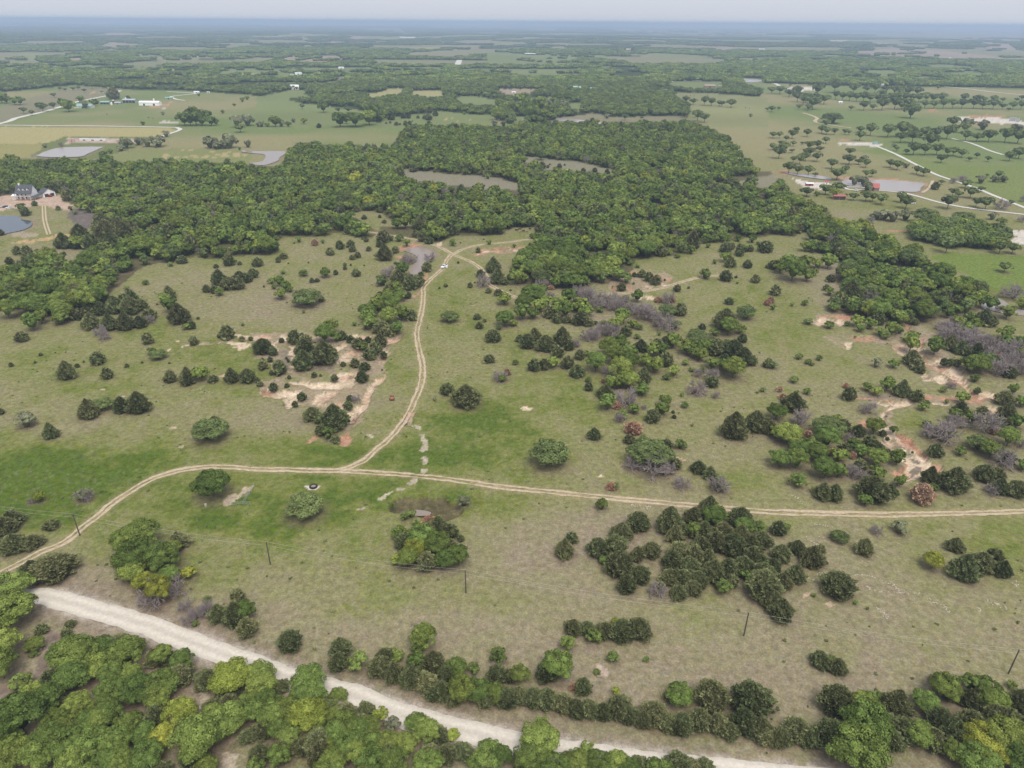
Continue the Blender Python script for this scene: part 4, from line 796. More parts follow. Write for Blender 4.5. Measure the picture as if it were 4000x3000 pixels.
TT(t, 'in the pale blue-green cedar clump', 'c 70 745 75;c 195 740 130;c 130 805 120;c 290 830 170;c 430 800 170;c 490 820 90;g 540 790 80;b 30 945 55')
TT(t, 'in the mixed grove below the draw', 'c 190 1000 100;c 275 990 90;o 360 980 110;c 400 880 100;c 480 980 110;c 585 900 90;b 640 870 60;c 560 1055 130;o 830 880 150;o 930 840 130;c 1110 830 130;o 1000 900 130;o 720 1020 150;o 880 960 150;o 1010 1000 140;o 1150 960 120;o 1230 1030 130;o 930 1106 170;c 1130 1106 130;g 820 1040 90;g 1060 900 80;o 1210 880 110;c 1320 800 120;o 1390 800 120;c 1330 960 110;o 1395 1050 90;b 1335 1080 70;r 1000 850 60;r 785 1100 40;b 660 1100 60;o 1290 880 110;c 1250 820 110')
TT(t, 'in the eastern grove of oaks and cedars', 'd 1590 730 150;o 1500 860 120;d 1620 800 200;c 1720 800 120;o 1610 920 120;c 1760 870 180;o 1720 990 120;c 1900 900 170;c 1990 950 150;c 2070 950 80;o 1850 1000 130;o 1900 1075 180;b 1650 1010 60;b 1550 1005 50;b 1500 950 60;g 1720 1090 120;g 1600 1050 80;o 1560 880 120;o 1660 860 120;c 1830 950 120')
t = (3000, 1000)
TT(t, 'at the foot of the eastern wood', 'c 60 345 90;c 35 120 80;o 160 110 100;c 240 160 120;o 200 240 190;o 100 160 120;o 330 230 100;o 380 180 70;o 510 125 120;o 420 120 80;o 330 110 120;c 535 230 75;c 500 305 60;b 525 350 75;b 610 375 70;r 20 410 60;b 40 470 50;b 315 435 60;d 340 600 85;b 520 635 85;b 680 615 55;o 760 620 95;o 790 665 75;b 205 440 35')
TT(t, 'along the sandy creek bed', 'o 1060 700 120;b 960 700 90;b 1010 730 75;o 1130 680 60;o 1220 830 120;o 1220 760 110;b 1290 700 50;o 1425 870 130;c 1230 950 130;c 1280 990 110;c 1310 1020 70;c 1510 950 60;c 1570 950 60;c 1620 955 60;o 1770 1040 180;o 1710 1000 120;b 750 710 25;o 870 640 100;c 940 600 130;g 1100 580 110;b 1780 1100 80')
TT(t, 'on the open slope above the creek', 'b 260 900 62;b 340 940 60;b 375 955 40;b 437 910 55;p 930 970 80;o 1075 975 75;d 30 980 95;b 215 1106 70')
TT(t, 'in the grey thicket right of the creek', 'o 1730 590 90;c 1850 610 150;o 1780 650 90;c 1900 620 110;g 1500 660 130;g 1580 700 150;g 1660 780 160;g 1740 740 140;c 1560 820 120;c 1650 860 130;g 1800 820 150;r 1840 790 60;o 1700 700 110;g 1900 850 160;r 1930 800 60;g 2000 900 170;o 2050 800 110;o 2150 820 120;g 2100 960 170;r 2150 950 80;g 2180 1050 150;g 1960 1050 180;c 1780 900 130;o 1870 960 130;g 1600 640 110;r 1590 620 50;g 1540 740 150;g 1700 820 150;g 1850 900 150;g 2050 980 160;g 1780 780 130;r 1960 900 70;r 2060 880 70;g 2130 870 140;g 2190 980 140;r 1760 700 60;o 2030 740 120;r 2110 760 60;o 2190 900 100;g 1830 1000 120;c 2070 1060 110;o 1620 640 100')
TT(t, 'by the grey pond beyond the eastern wood', 'o 1900 480 110;g 2110 390 170;o 2050 560 130;o 2180 480 120;g 1980 490 60')
TT(t, 'alone on the bright green pasture', 's 2030 155 110')
t = (0, 1500)
TT(t, 'on the lush meadow above the dirt track', 'c 10 260 60;c 450 470 130;p 240 380 150;g 740 1010 130;y 355 1020 90;g 270 1030 60;p 740 1010 110;c 1630 20 120')
TT(t, 'in the row of five above the lush meadow', 'c 775 210 95;d 900 230 170;c 780 300 175;c 1060 250 130;c 1215 255 190')
TT(t, 'in the lone round thicket above the dirt track', 'd 1840 520 280;c 1870 390 100;o 1760 400 100')
TT(t, 'shading the corral beside the dirt track', 'o 1860 1020 265')
t = (1000, 1500)
TT(t, 'among the lower sandy gullies', 'c 155 65 70;c 270 35 42;c 40 25 55;c 400 150 75;c 340 205 50;c 815 155 60;c 800 225 80;g 870 160 80;c 490 330 150;c 690 410 210;c 570 450 100;b 630 490 110;c 690 515 80;c 560 350 100;c 790 340 50')
TT(t, 'on the green meadow right of the track', 'c 1655 100 110;c 1820 215 240;p 1545 150 40')
TT(t, 'around the dry hollow below the track', 'b 1185 1080 55;p 1800 1070 110;b 1660 1020 30')
TT((1000, 2000), 'standing alone below the tyre trough', 'd 440 85 330')
t = (2000, 1500)
TT(t, 'at the lower end of the mixed grove', 'c 660 65 70;c 800 140 150;o 860 60 120;o 1010 60 150;o 820 240 130;r 905 220 80;g 990 200 170;o 1050 270 100;c 1210 340 120;o 1290 290 110;o 1320 200 95;g 930 340 80;b 950 310 100;o 1120 110 120;o 930 60 130;g 1140 220 50')
TT(t, 'scattered above the dirt track', 'b 1465 110 42;g 1590 100 140;r 1590 90 60;b 1490 215 60;g 1760 130 65;b 2165 75 55;c 1390 255 30;c 1400 300 35;r 1045 440 130;c 1010 520 95;b 1130 505 70;c 705 485 125;d 320 755 320;b 430 610 60;c 1330 565 95;b 1450 575 110;c 1605 780 135;c 1700 830 130;g 1470 915 130;g 1780 960 150;p 1780 940 130;r 855 920 80;b 890 915 70;b 1555 370 30;c 1720 30 110;b 2120 85 30')
TT(t, 'in the sprawling half-dead oak clump above the track', 'd 1180 760 380;g 1220 830 220;c 1400 740 110;g 1040 760 140;g 1330 790 120')
TT(t, 'at the left end of the creek grove', 'c 1905 490 230;c 2090 425 190;c 2190 440 130')
TT(t, 'just below the dirt track', 'b 770 1106 110')
t = (3000, 1500)
TT(t, 'above the creek grove', 'c 690 150 110;b 845 75 85;o 925 115 85;o 1015 75 110;c 1140 120 150;c 1275 160 95;b 245 95 40;b 330 100 65;r 125 145 70;r 95 70 50;r 670 40 50;o 1330 240 75;b 1360 190 60;c 1655 260 120;b 1600 270 60;o 1660 180 100;b 1540 170 40;b 1505 80 60;g 1575 45 70;c 1800 85 55;c 2020 185 140;c 1845 265 85;c 2050 310 170;o 2175 210 100;o 2105 100 80;g 855 270 110;c 1430 640 125;b 1240 605 30')
TT(t, 'in the creek grove', 'c 200 250 180;o 60 330 150;g 260 380 150;o 150 540 200;o 60 490 110;d 500 480 240;r 335 480 75;o 580 360 90;c 640 420 110;c 770 460 120;o 900 460 140;c 985 460 60;g 690 510 80;o 480 590 180;o 250 640 150;o 80 740 160;o 230 760 160;o 400 700 170;c 650 620 110;o 720 590 110;r 520 620 60;r 560 610 55;r 860 600 55;r 720 650 60;c 930 620 110;c 1010 640 90;o 1100 720 120;o 920 740 170;o 800 650 120;g 690 820 120;g 770 830 130;c 780 760 110;o 470 850 190;o 590 830 120;o 930 830 120;b 245 905 145;o 340 600 130;o 600 690 130;c 870 560 110')
TT(t, 'between the creek grove and the dirt track', 'c 460 1010 170;c 560 1020 150;c 880 1030 250;o 825 1065 110;c 1040 980 130;o 1130 900 90;r 1310 1040 170;c 1380 870 150;c 1580 950 230;b 1420 930 75;b 1075 430 75;c 1025 495 35')
TT(t, 'in the thicket right of the creek bend', 'd 1800 590 190;g 1500 540 260;g 1600 400 150;o 1750 350 120;o 1600 330 100;g 1860 450 180;r 1940 440 80;o 2050 560 150;o 1900 660 160;b 1650 630 90;g 2000 740 170;c 1850 850 150;c 1960 850 120;c 1980 960 160;c 2130 980 170;g 1930 970 110;o 2130 400 120;c 2000 370 90;o 2190 760 100;o 1360 390 70;g 2180 560 100;r 2060 350 60;g 1430 480 150;c 2060 700 110')
t = (0, 2000)
TT(t, 'in the dark cedar mass above the track end', 'c 60 200 220 .7;c 300 310 180 .6;c 150 360 250 .6;c 20 340 150 .7;c 120 120 180 .7;c 455 150 120 .6')
TT(t, 'in the cedar pair between track and white road', 'c 300 560 210 .62;c 500 590 320 .58')
TT(t, 'in the big oak clump above the white road', 'o 1130 400 220;o 1270 360 260;o 1200 560 260;d 1340 470 260;o 1440 560 240;o 1180 640 200;o 1500 420 160;c 1560 330 190;y 1650 600 120;y 1290 720 180;y 1410 810 200;g 1540 740 180;o 1480 640 160;g 1360 850 200;g 1620 860 120')
TT(t, 'in the grey brush above the white road', 'c 2060 790 120;b 1800 790 70;g 1800 920 140;c 1900 960 160;c 2050 1000 200;o 2140 960 150;g 1720 940 120;c 2150 1090 170;g 1650 980 110;b 1700 1000 60')
TT(t, 'in the wood below the white road', 'o 150 790 320;o 150 1040 400;c 370 1060 110;c 615 1000 90;c 585 1080 90;o 20 900 200')
t = (1000, 2000)
TT(t, 'in the round clump beside the utility pole', 'o 1240 250 115;o 1450 350 230;y 1390 430 180;o 1550 400 220;c 1580 240 200;c 1690 240 120;o 1750 500 170;c 1270 330 130;c 1640 380 170;y 1240 470 110;o 1320 510 160;c 1480 520 180;o 1640 520 150;b 1600 450 90;r 1500 150 110;b 1280 80 70;b 1340 60 90;b 1400 165 80;c 1770 260 60;g 1720 320 60;b 1380 120 60')
t = (2000, 2000)
TT(t, 'left of the big cedar grove', 'c 513 280 100;c 450 420 180;c 1080 180 190;c 940 260 190;c 740 410 180;c 890 400 180;c 1080 440 130;c 1200 410 140;r 1170 390 70;c 920 570 230;c 1095 630 160;c 985 720 155;o 790 480 90;g 1260 760 150;c 1275 700 90')
TT(t, 'in the big cedar grove below the track', 'c 1350 200 220;c 1400 270 180;c 1560 130 200;o 1730 150 190;c 1690 60 200;o 1770 100 130;c 1960 130 190;o 1990 210 150;c 1640 260 180;o 1560 240 130;c 1480 230 110;c 1810 270 170;c 1440 440 200;c 1620 390 180;c 1750 360 180;c 1900 390 180;c 2050 370 180;c 1960 280 160;c 2140 320 150;c 1370 520 170;c 1520 560 190;c 1720 620 200;c 1850 580 170;c 1990 560 180;c 2130 520 180;c 1350 640 170;c 1470 650 170;c 1430 770 160;c 1560 730 150;b 1820 730 140;o 2040 640 130;c 2140 780 260;c 2150 650 200;b 2130 200 110;c 1400 620 120;c 1880 660 120;c 1600 680 150;c 1560 470 170;c 1680 490 170;c 2060 470 160')
TT(t, 'in the short cedar hedge below the big grove', 'c 530 1080 170;c 640 1080 150;c 800 1106 170;c 1080 1120 220;c 940 1140 200;y 900 1020 90')
t = (3000, 2000)
TT(t, 'on the right side of the big cedar grove', 'c 75 210 130;b 130 180 90;c 240 370 150;c 360 490 210;c 445 355 80;c 100 440 170;c 30 530 150;c 220 630 180;c 110 680 160;c 30 720 160;c 90 960 220;c 10 300 70;c 20 860 170')
TT(t, 'on the stony pasture below the track', 'd 600 275 160;c 815 380 150;g 935 200 90;p 1125 200 130;c 1600 345 150;c 1945 430 120;c 1820 520 190;c 1660 605 240;c 2005 565 140;y 1400 510 155;c 580 755 250;b 390 745 45;b 750 805 40;b 855 850 30;b 2155 970 30;b 1955 1025 30')
t = (0, 2500)
TT(t, 'in the wood below the white road', 'o 70 200 280;o 60 380 260;b 220 460 180;o 320 100 150;g 350 90 90;b 310 150 80;o 700 300 330;o 830 350 280;o 650 230 300;o 900 200 260;o 680 480 260;c 480 460 200;o 1130 270 300;c 1060 100 180;y 1180 180 160;o 1390 560 330;o 1230 580 260;o 1000 600 240;o 1030 430 200;c 1590 400 230;c 1430 230 180;c 1800 430 240;y 2040 480 330;o 1990 860 320;c 1780 850 200;y 1600 800 260;y 1440 960 230;o 1280 920 200;o 1760 1106 360;o 250 880 400;o 540 830 220;o 330 560 200;o 690 900 260;o 820 850 200;o 1150 860 200;o 980 780 230;o 100 1000 250;o 250 1080 220;o 480 1000 250;o 640 1080 300;o 870 1080 280;o 1050 1050 250;o 470 640 230;o 700 680 200;c 560 600 150;g 300 960 70;c 2150 900 150;o 2150 640 180;c 1850 650 160;o 1330 1160 250;o 1100 1180 220;c 450 900 150;o 400 1180 260;o 100 1200 260;o 700 1220 260')
t = (1000, 2500)
TT(t, 'in the wood below the white road', 'o 80 500 260;o 60 400 220;c 230 460 150;o 480 480 260;o 480 620 260;c 600 640 200;o 720 560 150;o 330 780 300;y 470 800 300;o 140 720 240;c 100 860 220;o 680 720 150;c 780 700 200;c 960 680 180;c 920 760 170;y 1080 700 120;p 1180 820 150;o 780 900 260;o 980 860 200;o 1010 980 200;o 820 1060 280;y 620 1050 200;c 600 1130 240;o 1170 1050 260;o 1400 820 190;o 1480 900 200;c 1600 900 170;y 1700 880 120;o 1310 1000 200;c 1500 1050 180;c 1780 1040 180;c 1650 1080 200;o 2020 1120 240;o 2100 1130 200;c 250 1060 220;c 60 1090 200;o 300 960 200;c 450 1000 200;c 640 880 180;o 1900 1130 150;o 1200 1200 260;o 1500 1200 240;o 1000 1180 260')
TT(t, 'in the cedar hedge along the white road', 'c 740 160 190;c 720 280 170;b 890 290 160;c 1080 330 200;c 1200 380 190;o 1220 200 110;c 1130 220 150;c 1350 430 220;c 1470 460 200;o 1390 260 130;c 1540 300 200;o 1280 400 90;c 1620 540 180;c 1660 400 170;o 1730 350 160;c 1530 540 130;o 1780 560 200;o 1920 560 200;b 1880 310 110;c 1820 480 180;c 2080 380 160;c 2180 380 120;o 2060 560 170;c 2170 600 180;c 1990 600 150;c 1710 580 140')
TT(t, 'on the dry pasture above the cedar hedge', 'o 1455 130 200;b 1410 160 130;c 310 110 190;b 2095 225 140')
t = (2000, 2500)
TT(t, 'on the dry pasture above the cedar hedge', 'b 480 110 130;b 700 55 130;b 500 175 45;b 870 215 110;b 730 310 60;b 1155 205 55;b 300 125 35')
TT(t, 'in the cedar hedge along the white road', 'o 70 400 150;c 300 380 180;o 390 380 230;r 530 450 80;c 610 490 150;c 60 560 170;c 180 600 180;c 300 620 190;c 430 640 180;c 550 690 180;c 660 690 170;c 780 710 160;c 920 700 230;y 890 490 70;c 1010 740 170;c 1210 760 250;o 1430 610 200;c 1350 540 100;c 1120 780 150;c 1320 800 160;c 1470 820 200;c 1600 800 200;c 1700 640 270;c 2040 690 330;c 1760 830 180;c 1980 830 230;c 1870 880 170;c 2130 880 200;c 2160 920 170;b 1850 770 60;c 1430 840 140')
TT(t, 'in the wood below the white road', 'o 240 1040 330;o 160 1160 260;c 90 1160 180;o 560 1190 230;o 640 1000 120;o 740 1190 220;o 900 1180 200;c 500 1100 160;c 1100 1190 200;c 1420 1190 230;c 1560 1200 200;c 1650 1200 180;c 1300 1210 150;o 350 1250 260;o 1000 1280 240;o 1250 1300 240')
t = (3000, 2500)
TT(t, 'on the dry pasture above the cedar hedge', 'c 430 260 160;c 580 310 150;b 530 220 90')
TT(t, 'in the thick cedar and oak belt by the road bend', 'c 545 660 240;o 770 660 190;o 890 580 130;c 1060 700 270;c 1470 440 180;o 1320 650 200;o 1480 560 230;c 1580 540 150;b 1720 460 160;b 1850 520 200;o 1900 650 220;c 1700 600 180;c 2120 660 230;c 2180 560 150;b 2085 435 75;c 230 900 240;c 320 940 180;c 100 920 170;c 500 960 250;c 600 880 180;o 760 980 350;c 880 880 220;c 1040 960 200;c 1190 900 220;o 1270 960 220;c 1380 980 200;c 1560 880 240;c 1720 800 220;c 1440 780 200;y 1800 1080 330;o 1980 1060 330;o 1560 1080 180;c 2000 850 260;c 2130 1000 230;c 2150 860 220;o 690 1230 400;c 1650 1000 200;c 1900 740 200;c 2190 1080 180;c 60 940 150;c 1000 800 180;o 1750 1220 300;o 2100 1220 300')
t = (0, 500)
TT(t, 'beside the drive of the white house', 'd 190 720 95;c 225 765 75;c 305 675 45;c 508 715 40;b 615 715 40;b 650 755 40;c 15 935 50')
TT(t, 'in the cedar cluster below the white house', 'c 560 1050 150;c 700 1050 150;o 680 1060 120;c 700 960 130;c 810 1060 120;c 920 1060 130;c 940 1000 190;c 910 930 170;c 1060 960 150;c 1160 940 90;b 1110 965 45;b 1240 970 65;c 1310 920 70;c 160 1100 75;c 240 1106 80;b 320 1085 40;c 460 1080 20;c 560 1106 30;c 1000 880 120;c 880 860 110')
TT(t, 'along the ditch by the grey farm pond', 'p 1280 165 90;p 1370 165 120;p 1090 180 110;p 1440 80 60;p 1050 200 70;b 900 250 70;b 960 220 40;p 1200 150 80;g 530 160 40;p 390 170 50')
TT(t, 'in the row of thin trees on the far left pasture', 'p 1820 180 110;p 1900 185 90;p 1990 180 120;p 2145 170 60;p 1860 180 80;p 1945 182 80;s 2080 42 90;b 2070 190 30')
t = (1000, 500)
TT(t, 'on the small clearing in the oak wood', 'c 937 795 45;c 1110 828 40;c 1070 780 28;c 870 730 60;c 1070 735 60;c 1360 380 70;b 2003 445 45;c 1398 820 35;c 830 850 70;c 870 840 60;c 650 780 100;c 600 850 90;c 650 850 90')
TT(t, 'on the meadow edge below the oak wood', 'c 165 1070 75;b 375 998 52;r 510 1025 60;b 578 1005 40;b 330 1008 25;c 645 1106 70;c 728 1055 68;c 820 1040 70;c 835 1075 60;c 975 1068 45;c 1065 1035 50;c 1105 1000 110;b 1170 985 50;c 955 990 40;b 180 985 55;c 1120 1106 70;c 1205 1085 60;c 925 970 30;b 1240 990 80;b 1305 1030 65')
TT(t, 'above the track fork', 'b 1700 1030 65;b 2015 1015 50;c 1920 1080 40;c 1768 1000 14;c 1968 968 14;c 1500 1010 70;c 1440 990 80;o 1570 975 70;o 1630 965 70;c 1380 950 60;c 1470 880 45')
t = (2000, 500)
TT(t, 'on the grey clearings of the oak wood', 'c 75 260 40;o 250 280 85;c 260 355 60;c 310 345 25;c 327 320 18;c 410 355 42;c 455 325 18;c 152 315 20;c 615 380 40;c 715 385 42')
TT(t, 'in the dark cedar patch of the oak wood', 'c 960 780 130;c 1040 790 120;c 920 700 90;c 760 780 90;c 575 785 55;c 1740 600 120;c 1810 610 120;c 1690 560 90;c 1870 600 100;c 1620 590 90;c 1850 500 70')
TT(t, 'where the oak wood meets the upper slope', 'b 170 965 45;c 155 1020 28;c 190 1045 45;b 20 1035 30;b 1660 1010 60;b 1750 1000 75;b 1845 1005 60;b 1690 1045 50;c 1840 1085 100;c 1895 1050 50;b 2000 1080 80;c 2050 1075 60;c 1965 1050 50;c 1960 1106 70;c 2180 1085 120;b 1950 990 60;b 2070 1000 70;b 1540 1100 80;b 2130 1020 50;o 1280 1100 60')
t = (3000, 500)
TT(t, 'scattered over the right-hand pasture', 's 40 90 65;s 95 90 55;s 205 95 80;s 240 50 60;s 335 80 65;s 460 50 70;s 505 60 70;s 570 60 55;s 660 60 55;s 695 60 40;s 495 135 60;s 155 115 48;s 108 148 48;s 215 158 52;s 293 145 38;s 33 192 58;s 90 270 105;s 135 220 90;s 205 215 45;s 350 190 80;s 420 180 80;s 445 208 65;s 790 45 70;s 880 70 95;s 790 112 80;s 215 300 60;s 270 320 85;s 320 290 80;s 350 250 90;s 420 295 80;s 700 240 78;s 695 325 105;s 780 320 65;s 545 360 90;s 660 395 68;s 840 350 75;s 1050 350 80;s 1110 370 90;p 1190 350 50;s 1280 405 75;s 1340 420 80;p 820 300 60')
TT(t, 'around the red-roofed farmhouse', 's 175 400 100;s 250 410 90;s 345 415 85;s 405 425 50;s 845 430 75;s 895 425 60;s 590 460 130;s 600 560 110;s 490 585 120;y 570 610 75;s 735 630 80;s 840 640 100;s 900 640 80;s 970 670 95;p 740 500 90;p 820 500 90;s 330 600 110;p 850 550 80;b 675 585 22;b 420 590 50')
TT(t, 'along the farm road on the right', 's 1140 650 90;s 1185 705 115;s 1545 710 120;s 1790 690 80;s 1870 715 115;g 2010 708 110;s 2090 675 50;c 1440 535 60;s 1495 490 50;g 1595 480 60;g 1665 470 75;s 1700 525 90;p 1835 480 80;s 1835 555 60;s 1590 590 80;s 1640 605 70;s 1740 615 110;s 1890 425 35;s 1985 440 70;p 1950 470 70;p 2030 470 70;g 2200 640 60')
TT(t, 'on the far right pasture', 's 1800 265 45;s 1895 295 50;s 1735 290 45;s 1490 305 80;s 2080 290 90;s 2160 270 110;p 1090 165 40;s 1110 200 45;s 1030 85 110;s 1150 85 130;s 1230 80 90;s 1345 90 95;s 1450 95 100;s 1540 100 110;s 1140 130 90;s 1240 135 120;s 1190 230 50;s 1250 240 110;s 1350 240 100;s 1390 180 120;s 1450 240 100;s 1540 250 90;s 1595 245 90;s 1670 260 80;s 1600 40 80;s 1690 45 90;s 1700 115 90;s 1800 120 90;s 1900 125 110;s 2040 130 120;s 2150 140 130;p 2130 60 110;p 1850 20 90')
TT(t, 'in the brushy hollow below the farm road', 'd 1340 840 220;d 1675 835 180;p 930 800 90;p 990 800 120;p 1070 820 110;p 1180 805 100;p 1930 800 80;b 2015 840 80;g 2190 820 60;s 1530 1095 130;s 1990 1100 110;s 2100 1100 110;b 1380 870 80;g 870 825 70')
t = (3000, 0)
TT(t, 'on the far right-hand ranchland', 's 30 810 70;s 100 815 90;s 180 840 80;s 250 835 90;s 420 835 110;s 570 805 120;s 735 815 90;s 850 805 70;s 920 810 80;s 1000 815 70;s 250 885 90;s 320 890 100;s 400 900 100;s 480 905 90;s 300 910 90;s 380 950 130;s 265 945 45;s 345 960 60;s 715 955 50;s 825 957 85;s 900 955 60;s 980 957 100;s 1090 950 110;s 1190 945 120;s 1150 955 70;s 1350 938 80;s 1430 940 80;s 1510 940 80;s 1590 940 80;s 1670 940 90;s 1770 942 90;s 1850 944 90;s 1940 946 90;s 2020 946 60;s 2110 950 70;s 2180 950 70;s 1685 882 70;s 1810 885 80;s 1860 888 50;s 1940 890 65;s 2025 886 45;s 2145 880 40;s 2190 868 50;s 1225 1030 140;d 545 1072 165;s 495 1106 70;s 1590 1106 110;p 1720 1100 90;s 2075 960 35;s 30 970 60;s 90 955 30;s 190 752 28;s 305 732 25;s 1465 775 40;s 1350 752 30;s 1060 768 110;s 1195 762 80;s 1120 768 40;s 790 752 40;s 820 640 40;s 1210 445 18')
TT(t, 'in the tree belt behind the far ranch yard', 's 580 860 70;s 640 870 80;s 700 875 80;s 760 880 80;s 820 882 80;s 880 884 80;s 940 885 80;s 1000 885 80;s 1060 885 90;s 1120 880 90;s 1180 878 80;s 1240 882 80;s 1300 885 80;s 1360 885 80;s 1420 888 80;s 1490 888 90;s 1100 845 100;s 1200 840 100;s 1280 835 90;s 980 850 80')
t = (0, 0)
TT(t, 'by the far left farmstead', 'o 600 972 110;o 555 940 80;c 990 862 95;s 375 970 85;s 210 985 60;s 280 1000 45;s 465 945 60;s 470 845 45;o 815 920 60;p 1408 995 30;b 1237 1082 40;s 730 800 40;s 800 770 50;s 680 780 35;s 635 785 40;s 565 790 35;s 520 782 30;o 20 895 100;o 60 895 60;o 130 905 70;o 180 908 70;o 350 945 60;o 700 890 60;c 1110 866 36;b 1720 832 26;p 740 940 70;c 830 900 40')
TT(t, 'on the far left pasture', 'o 1600 1092 110;o 1700 1092 130;o 1790 1045 90;o 1830 1092 80;o 1870 1087 60;b 1925 982 35;b 2025 916 30;b 2095 882 40;b 2135 862 40;p 2145 1092 100;p 2060 1106 100;o 1650 1095 100;o 1750 1092 90')
t = (1000, 0)
TT(t, 'on the far middle pasture', 'o 585 978 80;s 712 980 45;s 800 978 60;o 740 942 55;s 400 947 45;y 415 1072 50;p 325 1058 40;o 280 1098 50;o 170 1098 90;p 220 1095 60;p 50 1098 60;p 20 1098 40;b 100 1098 40;c 545 1106 40;s 640 707 32;s 413 727 35;b 1800 992 30')
TT(t, 'on the far cedar pasture', 'c 1215 1087 38;c 1292 1087 38;c 1328 1087 38;c 1245 1082 18;c 1400 1027 28;c 1318 1027 38;c 1275 1027 50;c 1170 1042 65;c 1385 982 50;c 1495 1087 45;c 1490 1042 60;c 1550 1007 45;c 1460 1032 40;c 1500 982 50;c 1350 1052 12;c 1160 1068 20;c 1125 1072 16;o 730 1106 120;o 860 1106 140;o 980 1090 130;o 1030 1060 120;o 780 1075 60;o 2080 1045 100;o 2085 1010 80;p 2060 1098 70;p 2140 1098 60')
t = (2000, 0)
TT(t, 'at the far edge of the straw pasture', 's 1565 907 65;s 1660 913 70;s 1720 917 80;s 1790 918 60;s 1810 920 60;s 1890 930 85;s 1500 895 60;s 1490 1018 65;s 1580 1020 60;s 1600 1050 90;s 1660 1062 80;p 2060 1012 35;s 2205 960 35;s 975 1042 60;s 1122 1030 30;p 820 1028 50;s 530 1005 60')
TT(t, 'in the brush round the far pink pond', 'o 170 1055 140;o 260 1060 120;o 50 1000 110;o 110 985 100;b 175 1058 70;p 450 950 80;p 300 940 80;o 240 990 120;o 340 1000 80;o 60 910 90;o 110 880 70;o 180 908 40;o 410 885 100;o 480 885 80;c 700 1035 18;c 680 1035 14;p 90 1098 80;c 258 1100 22')
# a fringe of brush along the ditch of the draw and the edges of the woods is filled in by the survey of the woods below
OPEN_OFF = []
# ------------------------------------------------------------------ woods: trees on a jittered grid inside the surveyed outlines
frng = np.random.default_rng(99)
def grid_pts(x0, x1, y0, y1, s):
    gx = np.arange(x0, x1, s); gy = np.arange(y0, y1, s); X, Y = np.meshgrid(gx, gy)
    X = X + frng.uniform(-.42, .42, X.shape) * s; Y = Y + frng.uniform(-.42, .42, Y.shape) * s
    return X.ravel(), Y.ravel()
fx, fy = grid_pts(-520, 560, 270, 1150, 5.8)
U, V, Cc = px_of(fx, fy, 0.0); U8, V8, _ = px_of(fx, fy, 6.5)
ok = pip(U, V, WOOD_MAIN) & (pip(U8, V8, WOOD_MAIN) | (V > 900)) & (U > -350) & (U < 4200)
for c in CLEARINGS: ok &= ~pip(U, V, c) & ~pip(U8, V8, c)
for k_ in ('C', 'D', 'E'): ok &= seg_dist(fx, fy, DIRT[k_][::6]) > 4.5
edge_n = fbm(fx, fy, 45, 3, 17); ok &= fbm(fx, fy, 26, 3, 19) < .70
fi = np.where(ok)[0]
for i in fi:
    w = float(np.clip(frng.normal(7.4, 2.1), 3.8, 13)); r_ = frng.random()
    kd = 'o'
    if r_ < .07 + .2 * (edge_n[i] > .58): kd = 'c'; w *= .78
    elif r_ > .978: kd = 'g'; w *= .8
    elif r_ > .966: kd = 'y'
    elif r_ > .87: kd = 'd'
    TREES.append((kd, fx[i], fy[i], w, w * (1.0 if kd != 'c' else 1.2) * frng.uniform(.85, 1.15), w * FPX / Cc[i], 'in the great oak wood'))
CLUMP = [(3547, 935), (3560, 895), (3650, 872), (3780, 880), (3850, 895), (3920, 930), (3930, 965), (3870, 977), (3750, 977), (3620, 955)]
ok = pip(U, V, CLUMP)
for i in np.where(ok)[0]:
    w = float(frng.uniform(7.5, 11)); TREES.append(('d' if frng.random() < .6 else 'o', fx[i], fy[i], w, w * .85, w * FPX / Cc[i], 'in the oak clump on the right-hand pasture'))
# undergrowth of the near wood below the white road
UG = [(230, 2560), (560, 2490), (720, 2570), (980, 2670), (1300, 2760), (1500, 2850), (1700, 2970), (1800, 3150), (-50, 3150), (-50, 2770), (150, 2770), (230, 2650)]
UGX = [[(735, 2665), (835, 2665), (835, 2805), (765, 2805)], [(870, 2890), (975, 2890), (975, 3020), (870, 3020)], [(380, 2730), (560, 2730), (560, 2790), (380, 2790)]]
gx, gy = grid_pts(-90, 20, 78, 150, 5.0); u0, v0, c0 = px_of(gx, gy, 0.0)
ok = pip(u0, v0, UG) & (seg_dist(gx, gy, GRAVEL[::4]) > 6.5)
for q in UGX: ok &= ~pip(u0, v0, q)
for i in np.where(ok)[0]:
    r_ = frng.random(); kd = 'o' if r_ < .5 else 'c' if r_ < .72 else 'b' if r_ < .95 else 'g'
    w = float(frng.uniform(3.2, 5.8)) if kd != 'b' else float(frng.uniform(2, 3.6)); TREES.append((kd, gx[i], gy[i], w, w * 1.05, w * FPX / c0[i], 'in the wood below the white road'))
# dry brown duff and thin grass under and round the nearer trees
for (kd, x_, y_, w, h, wp, ph) in TREES:
    if y_ > 420 or w < 2.2: continue
    r_ = w * .62; i0 = int(np.searchsorted(rows, y_ - r_)); i1 = int(np.searchsorted(rows, y_ + r_))
    for i in range(i0, min(i1, len(rows))):
        k0 = int(((x_ - r_) / hw[i] + 1) * .5 * (NC - 1)); k1 = int(((x_ + r_) / hw[i] + 1) * .5 * (NC - 1)) + 2
        k0 = max(k0, 0); k1 = min(k1, NC)
        if k1 <= k0: continue
        s_ = slice(i * NC + k0, i * NC + k1); q = np.exp(-(np.hypot(x[s_] - x_, y[s_] - y_) / r_) ** 4)[:, None] * .55
        tint[s_] = tint[s_] * (1 - q) + alb(138, 121, 104)[None] * q
gm.attributes['tint'].data.foreach_set('color', np.hstack([tint, np.ones((len(tint), 1))]).astype(np.float32).ravel())
